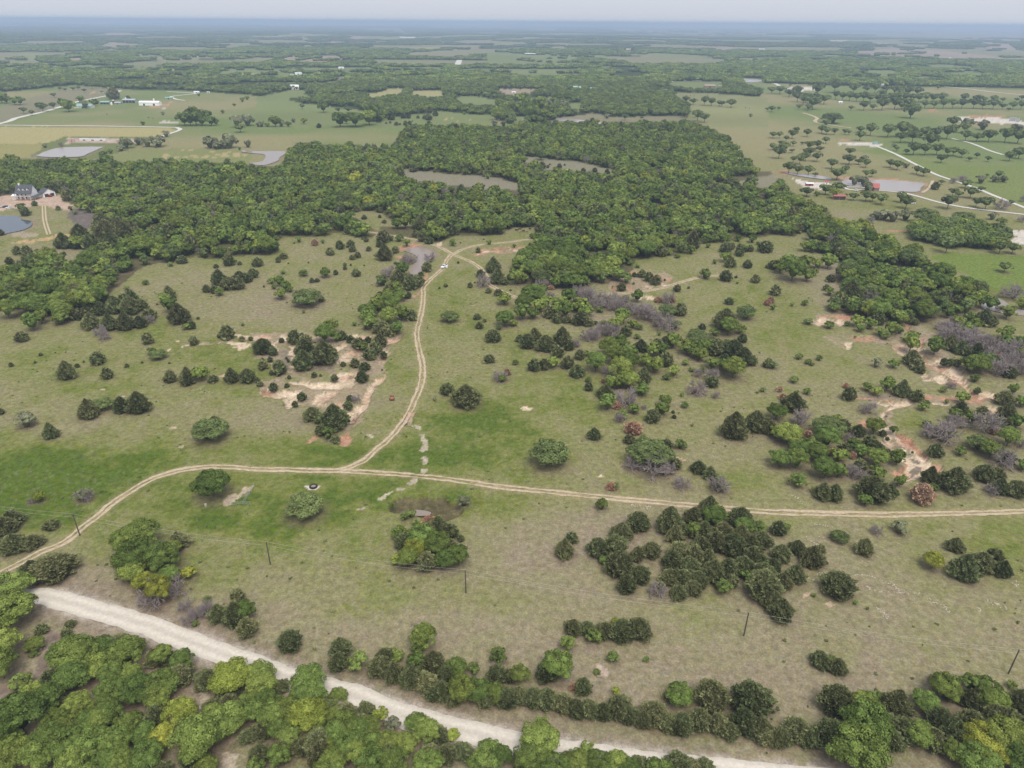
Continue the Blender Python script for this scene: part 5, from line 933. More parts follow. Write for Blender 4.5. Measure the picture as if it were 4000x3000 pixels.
# the far country: single trees first, then groups, then whole canopy patches
FAR = []
for (y0, y1, s, lvl) in ((690, 1900, 11.5, 0), (1900, 4300, 23, 1), (4300, 13500, 66, 2), (13500, 25000, 150, 3)):
    gx, gy = grid_pts(-y1 * 1.0, y1 * 1.0, y0, y1, s)
    kx = np.abs(gx) < gy * .86 + 60; gx = gx[kx]; gy = gy[kx]
    D = np.hypot(gx, gy)
    hh = 9.0
    u0, v0, c0 = px_of(gx, gy, 0.0); u8, v8, _ = px_of(gx, gy, hh * .75)
    ok = (v0 < np.interp(u0, WOOD_U, WOOD_V)) & (u0 > -600) & (u0 < 4600)
    inf = np.zeros(len(gx), bool)
    for poly, c in FIELDS: inf |= pip(u0, v0, poly) | pip(u8, v8, poly)
    hedge = inf & (np.abs(fbm(gx, gy, 300, 2, 88) - .5) < .022) & (v0 < 330)      # hedgerows crossing the fields
    ok &= ~inf | hedge
    nf = fbm(gx, gy, 430, 3, 41); ok &= ~((nf > .535) & (v0 < 255))
    n5 = fbm(gx, gy, 160, 3, 77); ok &= ~((n5 > .66) & (v0 > 180))
    if lvl >= 2:
        k = fbm(gx * .45, gy, 2600, 4, 51); ok &= (k < .58) | (D < 9000)
    for i in np.where(ok)[0]: FAR.append((lvl, gx[i], gy[i], D[i]))
# ------------------------------------------------------------------ the 300 trees of each kind that show largest stand as things of their own, the rest as one mass
counts = {}
order = sorted(range(len(TREES)), key=lambda i: -TREES[i][5])
LIMIT = {'o': 300, 'c': 300, 'b': 240, 'd': 300, 'g': 300, 'r': 300}
CLS = {'o': 'o', 'y': 'o', 's': 'o', 'd': 'd', 'b': 'b', 'p': 'b', 'c': 'c', 'r': 'r', 'g': 'g'}
rest = []
def size_word(kd, w):
    if kd in 'bp': return 'small' if w < 2.2 else 'mid-sized' if w < 4.5 else 'large'
    return 'small' if w < 3.2 else 'mid-sized' if w < 6.5 else 'large' if w < 9.5 else 'very large'
def set_tree(i):
    kd, x_, y_, w, h, wp, ph = TREES[i]
    lod = 0 if wp > 62 else 1 if wp > 24 else 2
    pr = KINDS[kd][lod]; z_ = gz(x_, y_) - .05
    nm, wd, cat = WORD[kd]
    e = empty(nm, (x_, y_, z_), trng.uniform(0, 6.28))
    me = pr[trng.randrange(len(pr))]
    c = obj('crown' if kd != 'g' else 'branches', me, e, scale=(w, w * trng.uniform(.88, 1.1), h))
    obj('trunk', TRUNK[kd][trng.randrange(2)], e, scale=(w, w, h))
    asp = h / w / ASPECT[kd]; shp = 'tall ' if asp > 1.09 else 'squat ' if asp < .96 else ''
    near = ''
    if PHN[ph] > 9:
        d_ = [(x_ - g[0]) ** 2 + (y_ - g[1]) ** 2 for g, _n in MARKS]; near = ' nearest ' + MARKS[d_.index(min(d_))][1]
    sz = size_word(kd, w) + ' '; lk = LOOK[kd] + ' '
    for lab in (f'{shp}{sz}{lk}{wd} {ph}{near}', f'{sz}{lk}{wd} {ph}{near}', f'{shp}{sz}{wd} {ph}{near}', f'{sz}{wd} {ph}{near}', f'{sz}{lk}{wd} {ph}', f'{lk}{wd} {ph}'):
        if len(lab.split()) <= 16: break
    tag(e, lab, cat, f'{WORD[kd][1]}s {ph}')
PHN = {}
for t_ in TREES: PHN[t_[6]] = PHN.get(t_[6], 0) + 1
MARKS = [(ground([u], [v])[0], n) for u, v, n in ((90, 790, 'the white house'), (1640, 1030, 'the brown pond'), (1765, 995, 'the track fork'), (1800, 700, 'the grey clearing'), (2250, 650, 'the middle clearing'), (300, 590, 'the farm pond'), (1080, 600, 'the muddy stream'), (3500, 730, 'the red-roofed farmhouse'), (3800, 1180, 'the grey pond'), (2440, 1120, 'the curved track'), (3550, 1330, 'the sandy creek'),
    (1225, 1900, 'the tyre trough'), (940, 1950, 'the corral'), (1056, 2203, 'the second pole'), (1820, 2316, 'the third pole'), (2905, 2485, 'the fourth pole'), (3938, 2633, 'the last pole'), (312, 2091, 'the crossarm pole'), (1350, 1620, 'the red gully'), (1530, 1560, 'the rusty trailer'), (3550, 1870, 'the creek bend'), (790, 2730, 'the pale woodland path'), (200, 2500, 'the bare woodland strip'), (2370, 2620, 'the sandy scrape'), (1335, 1980, 'the track junction'), (400, 1250, 'the left wood'), (3250, 2370, 'the pale sand patch'), (2900, 660, 'the straw pasture'), (600, 1000, 'the faint track'), (1500, 2780, 'the middle of the white road'), (2500, 2990, 'the road bend'), (600, 2450, 'the upper white road'))]
for i in order:
    kd = TREES[i][0]; cl = CLS[kd]
    inframe = True
    if counts.get(cl, 0) < LIMIT[cl]:
        counts[cl] = counts.get(cl, 0) + 1; set_tree(i)
    else: rest.append(i)
# mass of the remaining trees: one object per kind, instanced on its points
def join_np(parts, name, mats):              # (V, F, var, material index) -> one mesh
    vs, fs, vr, mi = [], [], [], []; b = 0
    for V_, F_, r_, m_ in parts:
        vs.append(V_); fs.append(np.asarray(F_) + b); vr.append(r_); mi.append(np.full(len(F_), m_)); b += len(V_)
    me = mesh_np(name, np.vstack(vs), np.vstack(fs), None, attr={'var': np.concatenate(vr)})
    for m_ in mats: me.materials.append(MATS[m_])
    me.polygons.foreach_set('material_index', np.concatenate(mi).astype(np.int32)); me.update(); return me
def stem(): 
    a = np.linspace(0, 2 * np.pi, 5, endpoint=False); c = np.stack([np.cos(a), np.sin(a)], 1) * .03
    V_ = np.vstack([np.column_stack([c, np.full(5, -.05)]), np.column_stack([c * .6, np.full(5, .5)])]); i = np.arange(5)
    return V_, np.stack([i, (i + 1) % 5, 5 + (i + 1) % 5, 5 + i], 1), np.full(10, .5), 1
def canopy_patch(seed, lobes, ncard, size, span):   # several crowns side by side, unit height 1, span wide
    rng = np.random.default_rng(seed); parts = []
    for k in range(lobes):
        V_, F_, r_ = oak_crown(seed * 50 + k, ncard, size, 10, .05)
        s_ = rng.uniform(.8, 1.25); a = k * 2.4; rr = span * .5 * math.sqrt((k + .5) / lobes)
        V_ = V_ * np.array([1.15 * s_, 1.15 * s_, rng.uniform(.75, 1.1)]) + np.array([rr * math.cos(a), rr * math.sin(a), 0])
        parts.append((V_, F_, np.clip(r_ + rng.uniform(-.18, .18), 0, 1), 0))
    return parts
def gn_scatter(name, pts, meshes, label, group=None):
    """pts: x, y, z, rot, sx, sz, index"""
    pc = bpy.data.collections.new('stock_' + name)
    for k, me in enumerate(meshes): pc.objects.link(bpy.data.objects.new(f'stock_{name}_{k:02d}', me))
    P = np.asarray(pts, np.float32); me = bpy.data.meshes.new(name)
    me.vertices.add(len(P)); me.vertices.foreach_set('co', P[:, :3].ravel())
    a = me.attributes.new('rot', 'FLOAT_VECTOR', 'POINT'); a.data.foreach_set('vector', np.column_stack([np.zeros(len(P)), np.zeros(len(P)), P[:, 3]]).astype(np.float32).ravel())
    a = me.attributes.new('scl', 'FLOAT_VECTOR', 'POINT'); a.data.foreach_set('vector', np.column_stack([P[:, 4], P[:, 4], P[:, 5]]).astype(np.float32).ravel())
    a = me.attributes.new('pick', 'INT', 'POINT'); a.data.foreach_set('value', P[:, 6].astype(np.int32))
    o_ = obj(name, me); tag(o_, label, None, None, 'stuff')
    ng = bpy.data.node_groups.new('scatter_' + name, 'GeometryNodeTree')
    ng.interface.new_socket('Geometry', in_out='INPUT', socket_type='NodeSocketGeometry'); ng.interface.new_socket('Geometry', in_out='OUTPUT', socket_type='NodeSocketGeometry')
    N = ng.nodes.new; L = ng.links.new
    gi = N('NodeGroupInput'); go = N('NodeGroupOutput'); ip = N('GeometryNodeInstanceOnPoints'); ci = N('GeometryNodeCollectionInfo')
    ci.inputs['Collection'].default_value = pc; ci.inputs['Separate Children'].default_value = True; ci.inputs['Reset Children'].default_value = True
    def att(nm, ty):
        q = N('GeometryNodeInputNamedAttribute'); q.data_type = ty; q.inputs['Name'].default_value = nm; return q.outputs['Attribute']
    ip.inputs['Pick Instance'].default_value = True
    L(gi.outputs[0], ip.inputs['Points']); L(ci.outputs[0], ip.inputs['Instance']); L(att('pick', 'INT'), ip.inputs['Instance Index'])
    er = N('FunctionNodeEulerToRotation'); L(att('rot', 'FLOAT_VECTOR'), er.inputs[0]); L(er.outputs[0], ip.inputs['Rotation'])
    L(att('scl', 'FLOAT_VECTOR'), ip.inputs['Scale']); L(ip.outputs[0], go.inputs[0])
    md = o_.modifiers.new('scatter', 'NODES'); md.node_group = ng
    return o_
sv = stem()
def low(lst, mat): return [join_np([(*d, 0), sv], 'tree', [mat, 'bark']) for d in lst]
MASS = {'o': ('oak_wood', low(oakL, 'oak_leaf') + low(oakL[:2], 'yellow_leaf') + low(savL[:3], 'dark_oak_leaf'), 'dense green canopy of the great oak wood'), 'd': ('live_oak_wood', low(domL, 'dark_oak_leaf'), 'darker dome-shaped oaks filling the great oak wood'),
        'c': ('cedar_wood', low(cedL, 'cedar_leaf'), 'small dark cedars filling in among the oaks'), 'b': ('brush', low(shL, 'shrub_leaf'), 'small green brush scattered over the far pastures'), 'g': ('bare_brush', barL and [join_np([(*d, 0)], 'tree', ['grey_twig']) for d in barL], 'grey leafless brush among the far trees'), 'r': ('dead_brush', low(rusL, 'rust_leaf'), 'rusty dead brush among the far trees')}
for cl, (nm, ms, lab) in MASS.items():
    pts = []
    for i in rest:
        kd, x_, y_, w, h, wp, ph = TREES[i]
        if CLS[kd] != cl: continue
        if cl == 'o': pk = trng.randrange(6) if kd == 'o' else 6 + trng.randrange(2) if kd == 'y' else 8 + trng.randrange(3)
        else: pk = trng.randrange(len(ms))
        pts.append((x_, y_, 0, trng.uniform(0, 6.28), w, h, pk))
    if not pts: continue
    P = np.array(pts); P[:, 2] = relief(P[:, 0], P[:, 1]) - .05
    gn_scatter(nm, P, ms, lab)
FP = np.array(FAR); pts = []
patchA = [join_np(canopy_patch(300 + i, 5, 110, .12, 1.9), 'group', ['oak_leaf']) for i in range(3)]
patchB = [join_np(canopy_patch(320 + i, 26, 45, .2, 6.0), 'patch', ['dark_oak_leaf']) for i in range(3)]
stock = low(oakL, 'oak_leaf') + low(domL, 'dark_oak_leaf') + patchA + patchB
for lvl, x_, y_, D_ in FP:
    h = frng.uniform(7.5, 11)
    if lvl == 0: w = frng.uniform(8.5, 15); pk = frng.integers(0, 6) if frng.random() < .6 else 6 + frng.integers(0, 3); pts.append((x_, y_, 0, frng.uniform(0, 6.28), w, h, pk))
    elif lvl == 1: pts.append((x_, y_, 0, frng.uniform(0, 6.28), frng.uniform(10, 14.5), h, 9 + frng.integers(0, 3)))
    else: pts.append((x_, y_, 0, frng.uniform(0, 6.28), frng.uniform(10, 14) * (1 if lvl == 2 else 2.1), h * (1 if lvl == 2 else 1.2), 12 + frng.integers(0, 3)))
P = np.array(pts); P[:, 2] = relief(P[:, 0], P[:, 1]) - .1
gn_scatter('far_woodland', P, stock, 'hazy belts of woodland stretching to the horizon')
# low weeds and forbs dotting the near meadow
wx, wy = grid_pts(-210, 210, 85, 420, 5.2); u_, v_, c_ = px_of(wx, wy, 0.0)
wn_ = fbm(wx, wy, 30, 3, 63); kp = (wn_ > .50) & (frng.random(len(wx)) < .30) & (seg_dist(wx, wy, GRAVEL[::5]) > 5)
for ln in DIRT.values(): kp &= seg_dist(wx, wy, ln[::6]) > 2.5
P = np.column_stack([wx[kp], wy[kp], relief(wx[kp], wy[kp]), frng.uniform(0, 6.28, kp.sum()), frng.uniform(.35, 1.1, kp.sum()), frng.uniform(.2, .5, kp.sum()), frng.integers(0, 3, kp.sum())])
gn_scatter('weeds', P, [mk('weed', d, 'weed_leaf') for d in shL], 'low weeds and forbs dotting the meadow')
print('TREES', len(TREES), 'mass', len(rest), 'far', len(FAR), counts)
# ------------------------------------------------------------------ buildings
for nm, c, r in (('white_wall', (.84, .84, .82), .6), ('cream_wall', (.62, .58, .50), .7), ('grey_wall', (.38, .39, .40), .6), ('red_wall', (.26, .06, .055), .7), ('brown_wall', (.28, .19, .14), .8), ('dark_open', (.03, .03, .032), .8), ('window_glass', (.06, .075, .09), .1),
                 ('dark_roof', (.075, .078, .088), .8), ('white_roof', (.75, .76, .78), .45), ('grey_roof', (.36, .38, .40), .5), ('green_roof', (.24, .40, .34), .5), ('red_roof', (.36, .085, .08), .6), ('tan_roof', (.42, .34, .28), .7), ('brick_red', (.30, .135, .09), .8),
                 ('wood_post', (.42, .31, .19), .8), ('rust', (.17, .075, .045), .8), ('concrete', (.48, .47, .45), .8), ('pink_tank', (.52, .36, .30), .6), ('grey_tank', (.40, .41, .42), .5), ('galv', (.30, .31, .31), .5), ('pole_wood', (.085, .065, .05), .9),
                 ('car_white', (.78, .78, .78), .3), ('car_red', (.28, .02, .03), .3), ('car_dark', (.05, .06, .09), .3), ('tyre', (.02, .02, .02), .9), ('wire', (.45, .44, .42), .5), ('cow_black', (.02, .018, .016), .8), ('cow_tan', (.33, .22, .15), .8), ('limestone', (.40, .355, .28), .9), ('turbine_white', (.8, .8, .8), .5), ('log_bark', (.13, .085, .07), .9)):
    plain(nm, c, r)
def at(t, x_, y_):
    g = ground([t[0] + x_ / Z], [t[1] + y_ / Z])[0]; c = float(px_of(g[0], g[1], 0.)[2]); return g[0], g[1], gz(*g), c
def mpp(c, zpx): return zpx / Z * c / FPX          # zoom pixels -> metres at depth c
def gable(root, Lx, Wy, hw_, hr, wall, roof, over=.4, oz=0, ox=0, oy=0):
    MB().prism([(oy - Wy / 2, oz), (oy + Wy / 2, oz), (oy + Wy / 2, oz + hw_), (oy, oz + hw_ + hr - .05), (oy - Wy / 2, oz + hw_)], ox - Lx / 2, ox + Lx / 2).build('wall', wall, root)
    e = over; s = hr / (Wy / 2); t_ = .22
    r = MB()
    for sg in (-1, 1):
        r.prism([(oy + sg * (Wy / 2 + e), oz + hw_ - s * e), (oy, oz + hw_ + hr), (oy, oz + hw_ + hr + t_), (oy + sg * (Wy / 2 + e), oz + hw_ - s * e + t_)], ox - Lx / 2 - e, ox + Lx / 2 + e)
    return r.build('roof', roof, root)
def opening(root, name, mat, x0, x1, z0, z1, yf, frame=None):
    o_ = MB().box(x0, x1, yf - .06, yf - .003, z0, z1).build(name, mat, root)
    if frame:
        w = .12; MB().box(x0 - w, x1 + w, yf - .05, yf - .004, z1, z1 + w).box(x0 - w, x1 + w, yf - .09, yf - .004, z0 - w, z0).build('frame', frame, o_)
    return o_
def barn(t, x_, y_, wz, label, wall, roof, name='farm_building', rot=0., wid=.45, hw_=None, hr=None, doors=1, wins=0, open_front=False, cat='building'):
    X_, Y_, z_, c = at(t, x_, y_); Lx = mpp(c, wz); Wy = Lx * wid
    hw_ = hw_ or min(max(Lx * .22, 2.4), 5); hr = hr or Wy * .2
    e = empty(name, (X_, Y_ + Wy * .5, z_ - .1), rot); tag(e, label, cat)
    gable(e, Lx, Wy, hw_, hr, wall, roof)
    yf = -Wy / 2
    if open_front:
        n = max(2, int(Lx / 5)); s = Lx / n
        for k in range(n): opening(e, 'bay_shade', 'dark_open', -Lx / 2 + s * k + .3, -Lx / 2 + s * (k + 1) - .3, .1, hw_ - .4, yf)  # near-black panels paint the shade inside the open bays
    else:
        for k in range(doors):
            dx = (k - (doors - 1) / 2) * Lx / max(doors, 1); opening(e, 'door', 'dark_open', dx - min(1.6, Lx * .1), dx + min(1.6, Lx * .1), .05, min(hw_ * .75, 3.2), yf)
        for k in range(wins):
            dx = -Lx / 2 + Lx * (k + .5) / wins + Lx * .04
            opening(e, 'window', 'window_glass', dx - .5, dx + .5, 1.0, 2.1, yf, 'white_wall')
    return e
# the white house with its two-storey porch
hx, hy, hz, hc = at((0, 500), 195, 628)
H = empty('farmhouse', (hx, hy + 3.5, hz), R(4)); tag(H, 'large white house with dark roof, three dormers and two-storey porch', 'house')
Lx, Wy, he, hr = 12.5, 9.5, 5.8, 5.6
roof = gable(H, Lx, Wy, he, hr, 'white_wall', 'dark_roof', .5, 0, 0, Wy / 2)
MB().box(-Lx / 2 - .3, Lx / 2 + .3, -2.6, -.01, 0, .5).build('porch_deck', 'brick_red', H)
MB().box(-Lx / 2, Lx / 2, -2.4, -.012, 2.95, 3.15).build('balcony', 'cream_wall', H)
MB().prism([(-2.9, 5.35), (0.2, 5.95), (0.2, 6.2), (-2.9, 5.6)], -Lx / 2 - .4, Lx / 2 + .4).build('porch_roof', 'dark_roof', H)
for k in range(4):
    cx = -Lx / 2 + .3 + k * (Lx - .6) / 3; MB().box(cx - .18, cx + .18, -2.5, -2.14, .5, 5.4).build('column', 'cream_wall', H)
for k in range(3):
    a = -Lx / 2 + .5 + k * (Lx - .6) / 3
    MB().box(a, a + (Lx - 1) / 3 - .4, -2.38, -2.32, 4.0, 4.08).box(a, a + (Lx - 1) / 3 - .4, -2.38, -2.32, 3.3, 3.38).build('railing', 'white_wall', H)
for k in range(4):
    cx = -Lx / 2 + 1.6 + k * (Lx - 3.2) / 3
    for z0, z1 in ((3.4, 5.0), (.9, 2.6)):
        if k == 1 and z0 < 1: opening(H, 'door', 'brown_wall', cx - .55, cx + .55, .5, 2.7, 0, 'white_wall')
        else: opening(H, 'window', 'window_glass', cx - .5, cx + .5, z0, z1, 0, 'white_wall')
for k in range(3):                            # dormers
    cx = -3.3 + k * 3.3; d = MB().prism([(.9, 6.6), (3.4, 6.6), (3.4, 8.4), (.9, 8.4)], cx - .8, cx + .8).build('dormer', 'white_wall', H)
    q = MB()
    for sg in (-1, 1): q.add([(cx, .7, 9.25), (cx, 4.2, 9.25), (cx + sg * 1.05, 4.2, 8.3), (cx + sg * 1.05, .7, 8.3), (cx, .7, 9.4), (cx, 4.2, 9.4), (cx + sg * 1.05, 4.2, 8.45), (cx + sg * 1.05, .7, 8.45)], [(0, 1, 2, 3), (4, 7, 6, 5), (0, 3, 7, 4), (1, 5, 6, 2), (3, 2, 6, 7)])
    q.build('dormer_roof', 'dark_roof', d); MB().add([(cx - .8, .91, 8.4), (cx + .8, .91, 8.4), (cx, .91, 9.2)], [(0, 1, 2)]).build('dormer_gable', 'white_wall', d)
    MB().box(cx - .45, cx + .45, .84, .895, 7.0, 8.2).build('pane', 'window_glass', d)
MB().box(-Lx / 2 + 1.6, -Lx / 2 + 2.6, Wy / 2 - .5, Wy / 2 + .5, he + hr - 1.2, he + hr + 1.2).build('chimney', 'white_wall', H)
MB().prism([(-2.2, 2.7), (Wy - 1, 2.7), (Wy - 1, 3.0), (-2.2, 2.95)], Lx / 2 + .02, Lx / 2 + 3.6).build('side_porch_roof', 'dark_roof', H)
for k in range(4): MB().box(Lx / 2 + 3.1, Lx / 2 + 3.35, -2.0 + k * 3.1, -1.75 + k * 3.1, 0, 2.7).build('porch_post', 'wood_post', H)
MB().box(-Lx / 2 - 4.6, -Lx / 2 - .02, 1.0, 7, 0, 2.9).build('annex_wall', 'cream_wall', H)
MB().prism([(.6, 2.9), (7.4, 2.9), (4, 4.0)], -Lx / 2 - 4.9, -Lx / 2 - .03).build('annex_roof', 'white_roof', H)
gx_, gy_, g_z, _c = at((0, 500), 385, 600)
G = empty('garage', (gx_ - 1.0, gy_ + 6, g_z), R(-32)); tag(G, 'white double garage with dark gabled roof beside the big house', 'garage')
gable(G, 7.6, 10.0, 3.4, 3.2, 'white_wall', 'dark_roof', .4)
for k in (-1, 1): MB().box(3.805, 3.86, k * 2.3 - 1.6, k * 2.3 + 1.6, .05, 2.6).build('door', 'dark_open', G)
t = (0, 0)
barn(t, 715, 935, 150, 'low farmhouse with wide grey-green metal roof under trees', 'cream_wall', 'green_roof', 'farmhouse', 0, .4, 3, 3.4, 1, 5, cat='house')
barn(t, 905, 900, 76, 'open shed with pale green roof at the left farmstead', 'grey_wall', 'green_roof', 'shed', 0, .5, open_front=True)
barn(t, 1016, 900, 52, 'small silver round-roofed shed beside the rusty silo', 'galv', 'grey_roof', 'shed', 0, .6)
barn(t, 1115, 890, 108, 'grey open-sided barn with pale metal roof', 'grey_wall', 'grey_roof', 'barn', 0, .4, open_front=True)
barn(t, 1290, 914, 176, 'long white metal building standing alone on pasture', 'white_wall', 'white_roof', 'metal_building', R(-3), .3, doors=2)
barn(t, 1457, 858, 60, 'long low mint-green shed beside the curved lane', 'green_roof', 'green_roof', 'shed', 0, .35)
barn(t, 1697, 803, 44, 'white house at the end of the curved lane', 'white_wall', 'white_roof', 'farmhouse', 0, .5, wins=3, cat='house')
barn(t, 875, 800, 28, 'dark blue-grey house behind the white farm road', 'grey_wall', 'dark_roof', 'farmhouse', 0, .6, wins=2, cat='house')
barn(t, 1248, 462, 36, 'white-roofed barn in a far pale clearing', 'cream_wall', 'white_roof', 'barn')
barn(t, 1715, 492, 26, 'small white house at the edge of a far pale field', 'white_wall', 'white_roof', 'farmhouse', cat='house', wins=2)
barn(t, 1800, 805, 22, 'small white trailer house under the far trees', 'white_wall', 'white_roof', 'trailer_house', cat='house', wins=2)
sx, sy, sz, sc_ = at(t, 985, 897)
s_ = empty('silo', (sx, sy, sz)); tag(s_, 'rusty red cylindrical grain silo with white cap', 'silo'); r_ = mpp(sc_, 9); hh = mpp(sc_, 33)
MB().lathe(0, 0, [(r_, 0), (r_, hh * .85)]).build('body', 'rust', s_); MB().lathe(0, 0, [(r_ * 1.02, hh * .85), (r_ * .6, hh * .97), (.01, hh)]).build('cap', 'white_roof', s_)
for x_, y_, w_, lb in ((1330, 872, 14, 'white upright tank behind the long metal building'), (1090, 866, 16, 'white round tank behind the open-sided barn'), (965, 906, 16, 'white fuel tank at the foot of the rusty silo')):
    X_, Y_, z_, c = at(t, x_, y_); r_ = mpp(c, w_) / 2; e = empty('tank', (X_, Y_, z_)); tag(e, lb, 'tank')
    MB().lathe(0, 0, [(r_, 0), (r_, r_ * 2.2)]).build('body', 'white_wall', e); MB().lathe(0, 0, [(r_, r_ * 2.2), (.01, r_ * 2.7)]).build('lid', 'white_roof', e)
t = (1000, 0)
barn(t, 365, 645, 56, 'white-roofed barn beside small trees on the far pasture', 'white_wall', 'white_roof', 'barn')
barn(t, 310, 647, 26, 'low white shed left of the far white barn', 'white_wall', 'grey_roof', 'shed')
barn(t, 332, 774, 72, 'white hoop-roofed building at the wood edge', 'white_wall', 'white_roof', 'metal_building', 0, .5, 4, 6)
barn(t, 788, 815, 74, 'white metal barn half hidden by oaks', 'white_wall', 'white_roof', 'barn', R(-15), .6, 5, 2)
barn(t, 1560, 650, 34, 'small pale farmhouse behind the tree belt', 'cream_wall', 'grey_roof', 'farmhouse', cat='house', wins=2)
barn(t, 1308, 328, 130, 'very long white-roofed shed far off in the haze', 'white_wall', 'white_roof', 'poultry_house', 0, .12)
barn(t, 1600, 364, 50, 'pale long shed far off in the wooded haze', 'white_wall', 'white_roof', 'shed', 0, .2)
barn(t, 735, 592, 46, 'white farmyard building at the end of a long field', 'white_wall', 'white_roof', 'barn')
t = (2000, 0)
barn(t, 155, 475, 92, 'long white-roofed barn above dark bushes', 'grey_wall', 'white_roof', 'barn', 0, .2, open_front=True)
barn(t, 552, 785, 84, 'broad barn with arched sea-green roof', 'white_wall', 'green_roof', 'barn', 0, .5, 4, 6)
barn(t, 698, 795, 78, 'white barn with sea-green hipped roof', 'white_wall', 'green_roof', 'barn', 0, .5, 4, 5, doors=2)
barn(t, 595, 848, 78, 'white pole shed with dark open bays', 'white_wall', 'white_roof', 'shed', 0, .3, open_front=True)
barn(t, 1710, 758, 94, 'long tan-roofed brown barn on the far pasture', 'brown_wall', 'tan_roof', 'barn', 0, .3)
barn(t, 1795, 752, 26, 'small tan shed beside the long brown barn', 'brown_wall', 'tan_roof', 'shed')
barn(t, 1017, 432, 60, 'cream building in a far pale clearing', 'cream_wall', 'tan_roof', 'barn', 0, .3)
barn(t, 15, 803, 34, 'white shed on the sandy far lot', 'white_wall', 'white_roof', 'shed')
barn(t, 380, 718, 44, 'white house among the far middle trees', 'white_wall', 'white_roof', 'farmhouse', cat='house', wins=2)
barn(t, 2160, 433, 50, 'white ranch house far off in the woods', 'white_wall', 'white_roof', 'farmhouse', 0, .3, cat='house', wins=2)
t = (3000, 0)
barn(t, 495, 846, 32, 'red barn with white roof at the far ranch', 'red_wall', 'white_roof', 'barn', 0, .6)
barn(t, 1205, 882, 30, 'white shed in front of the far tree belt', 'white_wall', 'white_roof', 'shed')
barn(t, 1246, 884, 20, 'small red shed in front of the far tree belt', 'red_wall', 'red_roof', 'shed')
barn(t, 985, 766, 22, 'narrow blue-grey building at the far wood edge', 'grey_wall', 'grey_roof', 'shed', 0, .8, 9, 2)
barn(t, 627, 893, 30, 'small round white hut at the far ranch', 'white_wall', 'white_roof', 'hut', 0, .8)
for x_, y_, w_, lb in ((955, 492, 14, 'tiny white house beside the pink far field'), (1042, 498, 16, 'white house right of the pink far field'), (1575, 500, 20, 'white house under far hedgerow trees'), (1920, 692, 26, 'white farmhouse in the right far wood'), (2015, 692, 30, 'long white house in the right far wood')):
    barn(t, x_, y_, w_, lb, 'white_wall', 'white_roof', 'farmhouse', 0, .5, cat='house', wins=1)
t = (3000, 500)
barn(t, 360, 500, 62, 'dark red barn with white roof on the sandy lot', 'red_wall', 'white_roof', 'barn', 0, .4)
barn(t, 507, 486, 36, 'small white hut with red roof by the inlet', 'white_wall', 'red_roof', 'hut', 0, .7)
barn(t, 915, 545, 92, 'farmhouse with wide red metal roof beside the grey pond', 'brown_wall', 'red_roof', 'farmhouse', R(-14), .75, 3, 3.2, 1, 3, cat='house')
barn(t, 617, 618, 100, 'long open-fronted red shed below the farmhouse', 'red_wall', 'red_roof', 'shed', R(-5), .22, 3.2, .7, open_front=True)
# oil-field tanks and separators
def tank_row(t, xs, y_, wz, hz_, mat, label, grp):
    for x_ in xs:
        X_, Y_, z_, c = at(t, x_, y_); r_ = mpp(c, wz) / 2; h = mpp(c, hz_)
        e = empty('storage_tank', (X_, Y_, z_)); tag(e, label, 'tank', grp)
        MB().lathe(0, 0, [(r_, 0), (r_, h)], 14).build('shell', mat, e); MB().lathe(0, 0, [(r_, h), (.01, h + r_ * .18)], 14).build('roof', mat, e)
tank_row((3000, 0), [2088, 2102, 2116, 2130], 1046, 12.5, 32, 'grey_tank', 'tall grey storage tank in the battery on the white pad', 'grey tank battery')
tank_row((3000, 0), [2146, 2160], 1052, 12.5, 30, 'grey_tank', 'grey storage tank at the near end of the battery', 'near grey tanks')
tank_row((0, 500), [612, 638], 124, 24, 31, 'pink_tank', 'squat pink storage tank at the left end of the well pad', 'left pink tanks')
tank_row((0, 500), [1020, 1043], 126, 22, 26, 'pink_tank', 'squat pink storage tank at the right end of the well pad', 'right pink tanks')
barn((0, 500), 800, 106, 220, 'long low white pipe rack on the well pad', 'white_wall', 'white_roof', 'equipment_shed', 0, .06, 1.6, .3, doors=3)
barn((3000, 0), 1830, 1064, 54, 'pinkish site cabin on the white pad', 'brown_wall', 'tan_roof', 'site_cabin', 0, .4)
cx_, cy_, cz_, cc_ = at((3000, 500), 932, 140); CP = empty('compressor', (cx_, cy_, cz_)); tag(CP, 'green gas compressor skid on the white pad', 'compressor'); k_ = mpp(cc_, 70)
MB().box(-k_ / 2, k_ / 2, -1.2, 1.2, 0, .5).build('skid', 'grey_tank', CP); MB().box(-k_ * .3, k_ * .15, -1, 1, .5, 3).build('housing', 'green_roof', CP); MB().tube((k_ * .35, 0, .5), (k_ * .35, 0, 4), .6, .6, 10).build('scrubber', 'galv', CP); MB().tube((-k_ * .42, 0, .5), (-k_ * .42, 0, 3.5), .4, .4, 10).build('exhaust', 'galv', CP)

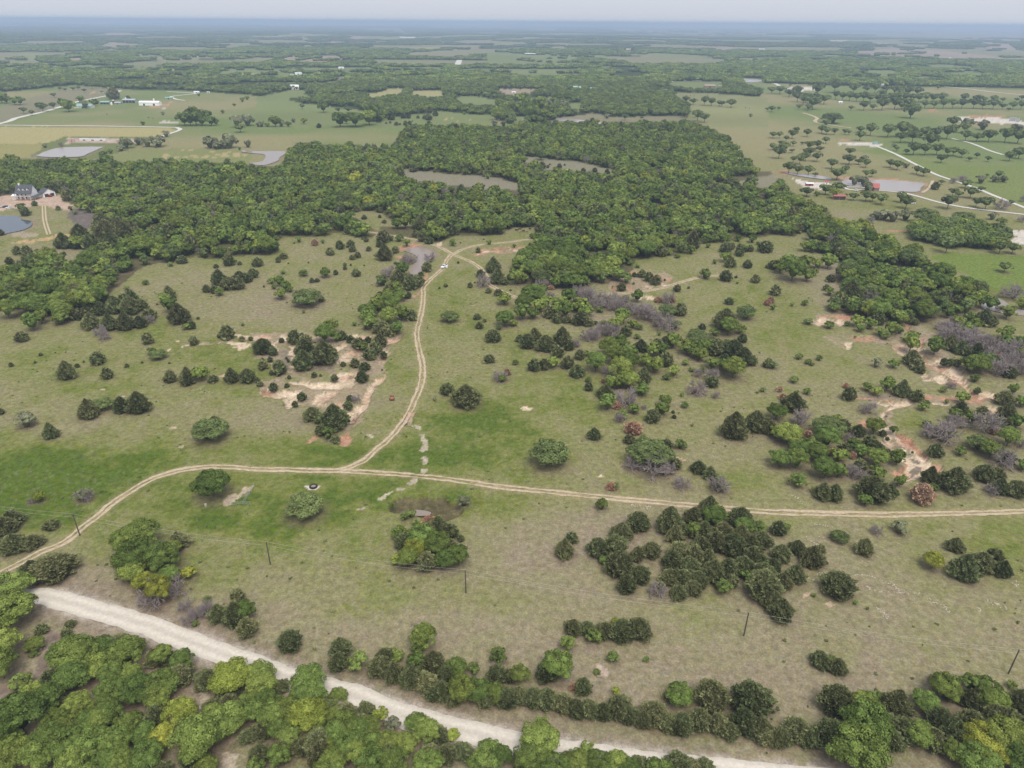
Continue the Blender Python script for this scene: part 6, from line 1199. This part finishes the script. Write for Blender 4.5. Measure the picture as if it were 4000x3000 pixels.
# ------------------------------------------------------------------ vehicles
def vehicle(loc, rz, paint, label, pickup=True, name='pickup_truck'):
    e = empty(name, loc, rz); tag(e, label, 'truck' if pickup else 'car')
    L_, W_ = (5.6, 1.95) if pickup else (4.6, 1.8)
    b = MB().prism([(-L_ / 2, .45), (L_ / 2, .45), (L_ / 2, .95), (L_ / 2 - .25, 1.08), (L_ * .2, 1.12), (-L_ / 2 + .05, 1.12), (-L_ / 2, .9)], -W_ / 2, W_ / 2)
    body = b.build('body', paint, e)
    y0, y1 = (-.45, L_ * .22) if pickup else (-L_ / 2 + .3, L_ * .22)
    MB().prism([(y0, 1.125), (y1, 1.125), (y1 - .75, 1.8), (y0 + .2, 1.8)], -W_ / 2 + .12, W_ / 2 - .12).build('cabin', paint, e)
    MB().add([(-W_ / 2 + .2, y1 - .02, 1.18), (W_ / 2 - .2, y1 - .02, 1.18), (W_ / 2 - .3, y1 - .68, 1.76), (-W_ / 2 + .3, y1 - .68, 1.76)], [(0, 1, 2, 3)]).build('windscreen', 'window_glass', e).location.z = .03
    MB().box(-W_ / 2 + .25, W_ / 2 - .25, y0 + .02, y0 + .06, 1.25, 1.7).build('rear_window', 'window_glass', e).location.y = -.03
    for sg in (-1, 1): MB().box(sg * (W_ / 2 - .115) - .01, sg * (W_ / 2 - .115) + .01, y0 + .3, y1 - .75, 1.25, 1.7).build('side_window', 'window_glass', e)
    if pickup: MB().box(-W_ / 2 + .15, W_ / 2 - .15, -L_ / 2 + .15, -.55, 1.122, 1.13).build('bed', 'dark_open', e)
    for sx_ in (-1, 1):
        for sy_ in (-.32, .32): MB().tube((sx_ * (W_ / 2 - .12) - .12, sy_ * L_, .36), (sx_ * (W_ / 2 - .12) + .12, sy_ * L_, .36), .37, .37, 12).build('wheel', 'tyre', e)
    return e
def P3(t, x_, y_): a = at(t, x_, y_); return (a[0], a[1], a[2] + .1)
vehicle(P3((1000, 1000), 1628, 102), R(155), 'car_white', 'white pickup truck parked on the sandy track by the pond')
q = MB().box(-.5, .5, -.5, .5, 0, .9).box(-.4, .4, -.4, .4, .9, 1.05); o_ = q.build('water_tank', 'white_wall'); o_.location = P3((1000, 1000), 1648, 104); tag(o_, 'white cube tank on the grass beside the parked truck', 'tank')
vehicle(P3((0, 500), 82, 700), R(92), 'car_white', 'white pickup truck on the drive below the white house')
vehicle(P3((0, 500), 48, 690), R(80), 'car_dark', 'dark car behind the white pickup at the house', False, 'car')
vehicle(P3((0, 500), 425, 594), R(-100), 'car_red', 'red pickup truck in front of the garage')
vehicle(P3((0, 500), -12, 690), R(90), 'car_white', 'white van at the end of the house drive', False, 'van')
vehicle(P3((3000, 500), 1245, 655), R(80), 'car_white', 'white car parked on grass beside the farm road', False, 'car')
vehicle(P3((3000, 500), 752, 545), R(60), 'car_white', 'white car parked by the red-roofed farmhouse', False, 'car')
vehicle(P3((3000, 500), 648, 520), R(30), 'car_white', 'white car parked under trees by the pond', False, 'car')

# ------------------------------------------------------------------ power line
poles = [(312, 2091), (1056, 2203), (1820, 2316), (2905, 2485), (3938, 2633)]
PG = [tuple(ground([u], [v])[0]) for u, v in poles]
PG.insert(0, tuple(2 * np.array(PG[0]) - np.array(PG[1]))); PG.append(tuple(2 * np.array(PG[-1]) - np.array(PG[-2])))
tops = []
plab = ['utility pole with crossarm beyond the track end', 'dark utility pole with crossarm standing beside the dirt track', 'thin dark utility pole on the lush meadow', 'thin dark utility pole beside the round oak clump', 'thin dark utility pole between the two cedar groves', 'thin dark utility pole above the cedar belt by the road bend', 'thin dark utility pole beyond the road bend']
PH = 7.8
for k, (a, b) in enumerate(PG):
    z_ = gz(a, b); dirv = np.array(PG[min(k + 1, len(PG) - 1)]) - np.array(PG[max(k - 1, 0)]); ang = math.atan2(dirv[1], dirv[0])
    e = empty('utility_pole', (a, b, z_), ang); tag(e, plab[k], 'pole')
    sh = MB().tube((0, 0, -.3), (.0, 0, PH), .18, .13, 8).build('shaft', 'pole_wood', e)
    if k <= 1: MB().box(-.06, .06, -.9, .9, PH - .45, PH - .3).build('crossarm', 'pole_wood', e)
    for j in ((-.8, .8) if k <= 1 else (0,)): MB().lathe(0, j, [(.05, PH - .3 if k <= 1 else PH), (.07, PH - .2 if k <= 1 else PH + .1), (.02, PH - .1 if k <= 1 else PH + .2)], 8).build('insulator', 'limestone', e)
    tops.append(Vector((a, b, z_ + PH)))
for dz_, lb in ((.18, 'upper conductor strung along the line of dark poles'), (-1.1, 'lower neutral wire strung along the line of dark poles')):
    w_ = MB()
    for a, b in zip(tops[:-1], tops[1:]):
        n = 10; pr = None
        for i in range(n + 1):
            f_ = i / n; p = a.lerp(b, f_) + Vector((0, 0, dz_ - 1.1 * 4 * f_ * (1 - f_)))
            if pr is not None: w_.tube(pr, p, .015, .015, 4)
            pr = p
    tag(w_.build('power_line', 'wire'), lb, 'wire')

# ------------------------------------------------------------------ small things of the meadow
tx, ty, tz, _ = at((1000, 1500), 497, 890); TR = empty('tyre_trough', (tx, ty, tz + .02)); tag(TR, 'black tractor-tyre water trough on a pale pad', 'trough')
pr = [(1.05 + .32 * math.cos(a), .34 + .32 * math.sin(a)) for a in np.linspace(-math.pi, math.pi, 13)]
MB().lathe(0, 0, pr, 24).build('tyre_ring', 'tyre', TR); MB().lathe(0, 0, [(.01, .42), (.85, .42)], 24).build('water', 'muddy_water', TR)
fx_, fy_, fz_, _ = at((1000, 1500), 1175, 132); FD = empty('hay_trailer', (fx_, fy_, fz_), R(8)); tag(FD, 'rusty open-framed feed trailer on a worn patch of grass', 'trailer')
MB().box(-.8, .8, -1.5, 1.5, .45, .55).build('deck', 'brick_red', FD)
for sg in (-1, 1): MB().box(sg * .8 - .05, sg * .8 + .05, -1.5, 1.5, .55, 1.0).build('side_board', 'rust', FD); MB().tube((sg * .9 - .1, 0, .35), (sg * .9 + .1, 0, .35), .35, .35, 12).build('wheel', 'tyre', FD)
for yy in (-1.45, 1.45): MB().box(-.8, .8, yy - .05, yy + .05, .55, 1.1).build('end_board', 'rust', FD)
MB().tube((0, 1.5, .5), (0, 2.3, .45), .05, .05, 6).build('drawbar', 'rust', FD)
# steel rail corral under the oak
def corral(p, q, label):
    a = P3((0, 1500), *p); b = P3((0, 1500), *q); e = empty('corral_panel', a); tag(e, label, 'fence')
    d = Vector(b) - Vector(a); n = max(2, int(d.length / 2.2)); d.z = 0
    for k in range(n + 1): MB().tube(d * (k / n) + Vector((0, 0, -.2)), d * (k / n) + Vector((0, 0, 1.5)), .045, .045, 6).build('post', 'galv', e)
    for zz_ in (.5, .95, 1.4): MB().tube(Vector((0, 0, zz_)), d + Vector((0, 0, zz_)), .03, .03, 5).build('rail', 'galv', e)
corral((2195, 885), (2100, 1050), 'long steel corral fence run leading down from the track'); corral((2160, 960), (2075, 1000), 'short steel corral gate panel inside the pen'); corral((2060, 1045), (2165, 1048), 'steel corral fence across the lower end of the pen'); corral((1975, 1060), (2060, 1045), 'low steel corral panel under the oak')
for x_, y_, lb in ((1780, 1060, 'white salt barrel below the corral oak'), ):
    o_ = MB().lathe(0, 0, [(.01, 0), (.35, 0), (.4, .5), (.35, 1.0), (.01, 1.02)], 12).build('barrel', 'limestone'); o_.location = P3((0, 1500), x_, y_); tag(o_, lb, 'barrel')
for (x_, y_, h_), lb in zip(((1745, 1100, 1.6), ), ('leaning weathered fence post below the corral oak',)):
    o_ = MB().tube((0, 0, -.2), (.25, 0, h_), .09, .07, 7).build('fence_post', 'log_bark'); o_.location = P3((0, 1500), x_, y_); tag(o_, lb, 'post')
ws = at((0, 2000), 1720, 145)
for k, (x_, y_) in enumerate(((1718, 145), (1790, 140), (1862, 140), (72, 520))):
    o_ = MB().tube((0, 0, -.2), (0.05, 0, 1.3), .07, .06, 7).build('fence_post', 'pole_wood'); o_.location = P3((0, 2000), x_, y_); tag(o_, 'short dark fence post on the lush meadow' if k < 3 else 'short dark fence post beside the track end', 'post', 'fence posts on the lush meadow' if k < 3 else None)
lx_, ly_, lz_, _ = at((3000, 1500), 1190, 835)
for k in range(4):
    o_ = MB().tube((-1.8, 0, 0), (1.8, .3, .1), .22, .17, 8).build('log', 'log_bark'); o_.location = (lx_, ly_ + k * .55, lz_ + .2 + .15 * (k % 2)); o_.rotation_euler = (0, 0, R(18 + 7 * k)); tag(o_, 'dark weathered log lying at the mouth of the sandy creek', 'log', 'logs at the creek mouth')
# pale flat stones weathering out along the old contour lines of the stony pasture
srng = random.Random(12); st = MB()
def stones(t, line, n, spread):
    P_ = tl(t[0], t[1], line)
    for k in range(n):
        f_ = srng.random() * (len(P_) - 1); i = int(f_); f_ -= i
        u = P_[i][0] * (1 - f_) + P_[i + 1][0] * f_ + srng.gauss(0, spread); v = P_[i][1] * (1 - f_) + P_[i + 1][1] * f_ + srng.gauss(0, spread * .5)
        g = ground([u], [v])[0]; z_ = gz(*g) + .02; r_ = srng.uniform(.08, .27); m_ = 6; a0 = srng.random() * 6
        ring = [(g[0] + r_ * srng.uniform(.6, 1.2) * math.cos(a0 + 6.283 * j / m_), g[1] + r_ * srng.uniform(.5, 1.0) * math.sin(a0 + 6.283 * j / m_)) for j in range(m_)]
        st.add([(a, b, z_ - .05) for a, b in ring] + [(a * .9 + g[0] * .1, b * .9 + g[1] * .1, z_ + srng.uniform(.06, .14)) for a, b in ring], [tuple(range(m_, 2 * m_))] + [(j, (j + 1) % m_, m_ + (j + 1) % m_, m_ + j) for j in range(m_)])
t = (3000, 2000)
stones(t, [(360, 110), (420, 105), (520, 120)], 16, 2); stones(t, [(290, 210), (340, 240), (420, 270), (440, 220)], 26, 8); stones(t, [(310, 545), (360, 575), (460, 610)], 22, 3); stones(t, [(410, 545), (460, 525), (520, 530)], 12, 3)
stones(t, [(690, 640), (760, 655), (820, 670)], 16, 3); stones(t, [(730, 535), (860, 545), (960, 575), (1080, 630), (1130, 670), (1110, 700)], 34, 3); stones(t, [(840, 620), (870, 660), (950, 690), (1050, 695), (1180, 700), (1310, 705)], 34, 4)
stones(t, [(930, 825), (980, 850), (1010, 880), (1020, 920)], 26, 4); stones(t, [(1380, 740), (1420, 780), (1500, 810), (1580, 860)], 22, 6); stones(t, [(1880, 750), (1930, 790), (2000, 800), (2080, 845)], 22, 5); stones(t, [(1790, 825), (1840, 845), (1820, 860)], 12, 4); stones(t, [(2130, 630), (2160, 620), (2180, 430)], 16, 8)
stones((2000, 1500), [(1000, 1040), (1100, 1050), (1200, 1060), (1160, 1075)], 40, 5); stones((1000, 1500), [(1340, 360), (1400, 385)], 14, 3); stones((1000, 1500), [(1440, 470), (1480, 540), (1470, 570)], 26, 4); stones((1000, 1500), [(1460, 650), (1465, 690)], 16, 4); stones((0, 1500), [(1700, 40), (1770, 70), (1840, 60)], 26, 6)
stones((1000, 1500), [(880, 240), (850, 300), (830, 330)], 40, 5); stones((1000, 1500), [(270, 120), (290, 150)], 14, 4); stones((3000, 1500), [(200, 960), (260, 990), (330, 1050)], 20, 4)
tag(st.build('loose_stones', 'limestone'), 'pale flat stones weathering out of the pasture', None, None, 'stuff')
# cattle
def cow_mesh(mat):
    m_ = MB(); ring = []
    prof = [(-1.15, .95, .10, .12), (-1.05, .98, .30, .34), (-.6, .92, .36, .40), (0, .88, .38, .42), (.6, .95, .33, .40), (.95, 1.1, .2, .28), (1.25, 1.3, .14, .2), (1.5, 1.3, .13, .15), (1.8, 1.12, .08, .09)]
    n = 10; vs = [(w * math.cos(6.283 * i / n), y_, z_ + h * math.sin(6.283 * i / n)) for y_, z_, w, h in prof for i in range(n)]
    fs = [(k * n + i, k * n + (i + 1) % n, (k + 1) * n + (i + 1) % n, (k + 1) * n + i) for k in range(len(prof) - 1) for i in range(n)] + [tuple(range(n - 1, -1, -1)), tuple(range(n * (len(prof) - 1), n * len(prof)))]
    m_.add(vs, fs)
    for sx_ in (-1, 1):
        m_.tube((sx_ * .2, .68, .85), (sx_ * .2, .72, .45), .12, .07, 6).tube((sx_ * .2, .72, .46), (sx_ * .2, .70, 0), .065, .06, 6)
        m_.tube((sx_ * .22, -.78, .95), (sx_ * .22, -.95, .5), .16, .08, 6).tube((sx_ * .22, -.95, .52), (sx_ * .22, -.85, 0), .07, .06, 6)
        m_.tube((sx_ * .12, 1.42, 1.4), (sx_ * .3, 1.38, 1.42), .05, .02, 5)
    m_.tube((0, -1.14, 1.15), (0, -1.25, .45), .04, .025, 5)
    return m_.mesh('cow', mat)
cm = {k: cow_mesh(k) for k in ('cow_black', 'cow_tan')}
def cows(t, pts, lab, grp, tan=()):
    for k, (x_, y_) in enumerate(pts):
        o_ = obj('cow', cm['cow_tan' if k in tan else 'cow_black'], None, P3(t, x_, y_), srng.uniform(0, 6.28)); tag(o_, ('tan cow ' if k in tan else 'black cow ') + lab, 'cow', grp)
cows((2000, 500), [(36, 893), (65, 886), (98, 902), (76, 906), (126, 903), (155, 884)], 'grazing on the grey clearing above the track', 'cows on the grey clearing', (3, 4))
cows((0, 0), [(1283, 1020), (1320, 1024), (1616, 974), (1702, 1004), (1770, 962), (1778, 958), (1793, 960), (925, 992)], 'grazing on the far left pasture', 'cows on the far left pasture')
cows((2000, 0), [(1510, 826), (1540, 828), (1572, 832), (1630, 832), (1680, 828), (1692, 829), (2020, 934), (2050, 937)], 'grazing on the far straw pasture', 'cows on the far straw pasture')
# wind turbines on the skyline
for k, (t, x_, y_, hz_) in enumerate((((2000, 0), 590, 230, 56), ((2000, 0), 1240, 240, 46), ((2000, 0), 1752, 248, 66), ((2000, 0), 2148, 238, 62), ((3000, 0), 108, 235, 46), ((3000, 0), 984, 245, 46), ((3000, 0), 1058, 247, 40), ((3000, 0), 1206, 242, 46), ((3000, 0), 1300, 226, 34), ((3000, 0), 1656, 240, 40))):
    X_, Y_, z_, c = at(t, x_, y_); D_ = math.hypot(X_, Y_); h_ = 80.0
    e = empty('wind_turbine', (X_, Y_, z_ - 1)); tag(e, 'white three-bladed wind turbine on the hazy skyline', 'wind turbine', 'wind turbines along the skyline')
    MB().tube((0, 0, 0), (0, 0, h_), 2.6, 1.5, 10).build('tower', 'turbine_white', e); MB().box(-1.8, 1.8, -4, 4, h_ - 1.5, h_ + 2.2).build('nacelle', 'turbine_white', e)
    a0 = srng.random() * 2
    for j in range(3):
        a = a0 + j * 2.094; MB().tube((0, -4.4, h_ + .4), (38 * math.sin(a), -4.4, h_ + .4 + 38 * math.cos(a)), 1.3, .35, 6).build('blade', 'turbine_white', e)

# ------------------------------------------------------------------ the hazy air
mt, nt, o = new_mat('haze')
pv = nt.nodes.new('ShaderNodeVolumePrincipled'); pv.inputs['Density'].default_value = HAZE_D; pv.inputs['Color'].default_value = HAZE_C; pv.inputs['Anisotropy'].default_value = 0.0
nt.links.new(pv.outputs[0], o.inputs['Volume'])
hzb = MB().box(-49500, 49500, -2000, 47500, float(zz.min()) - 2, 152).build('haze', 'haze'); tag(hzb, 'thin bluish summer haze over the whole country', None, None, 'stuff')
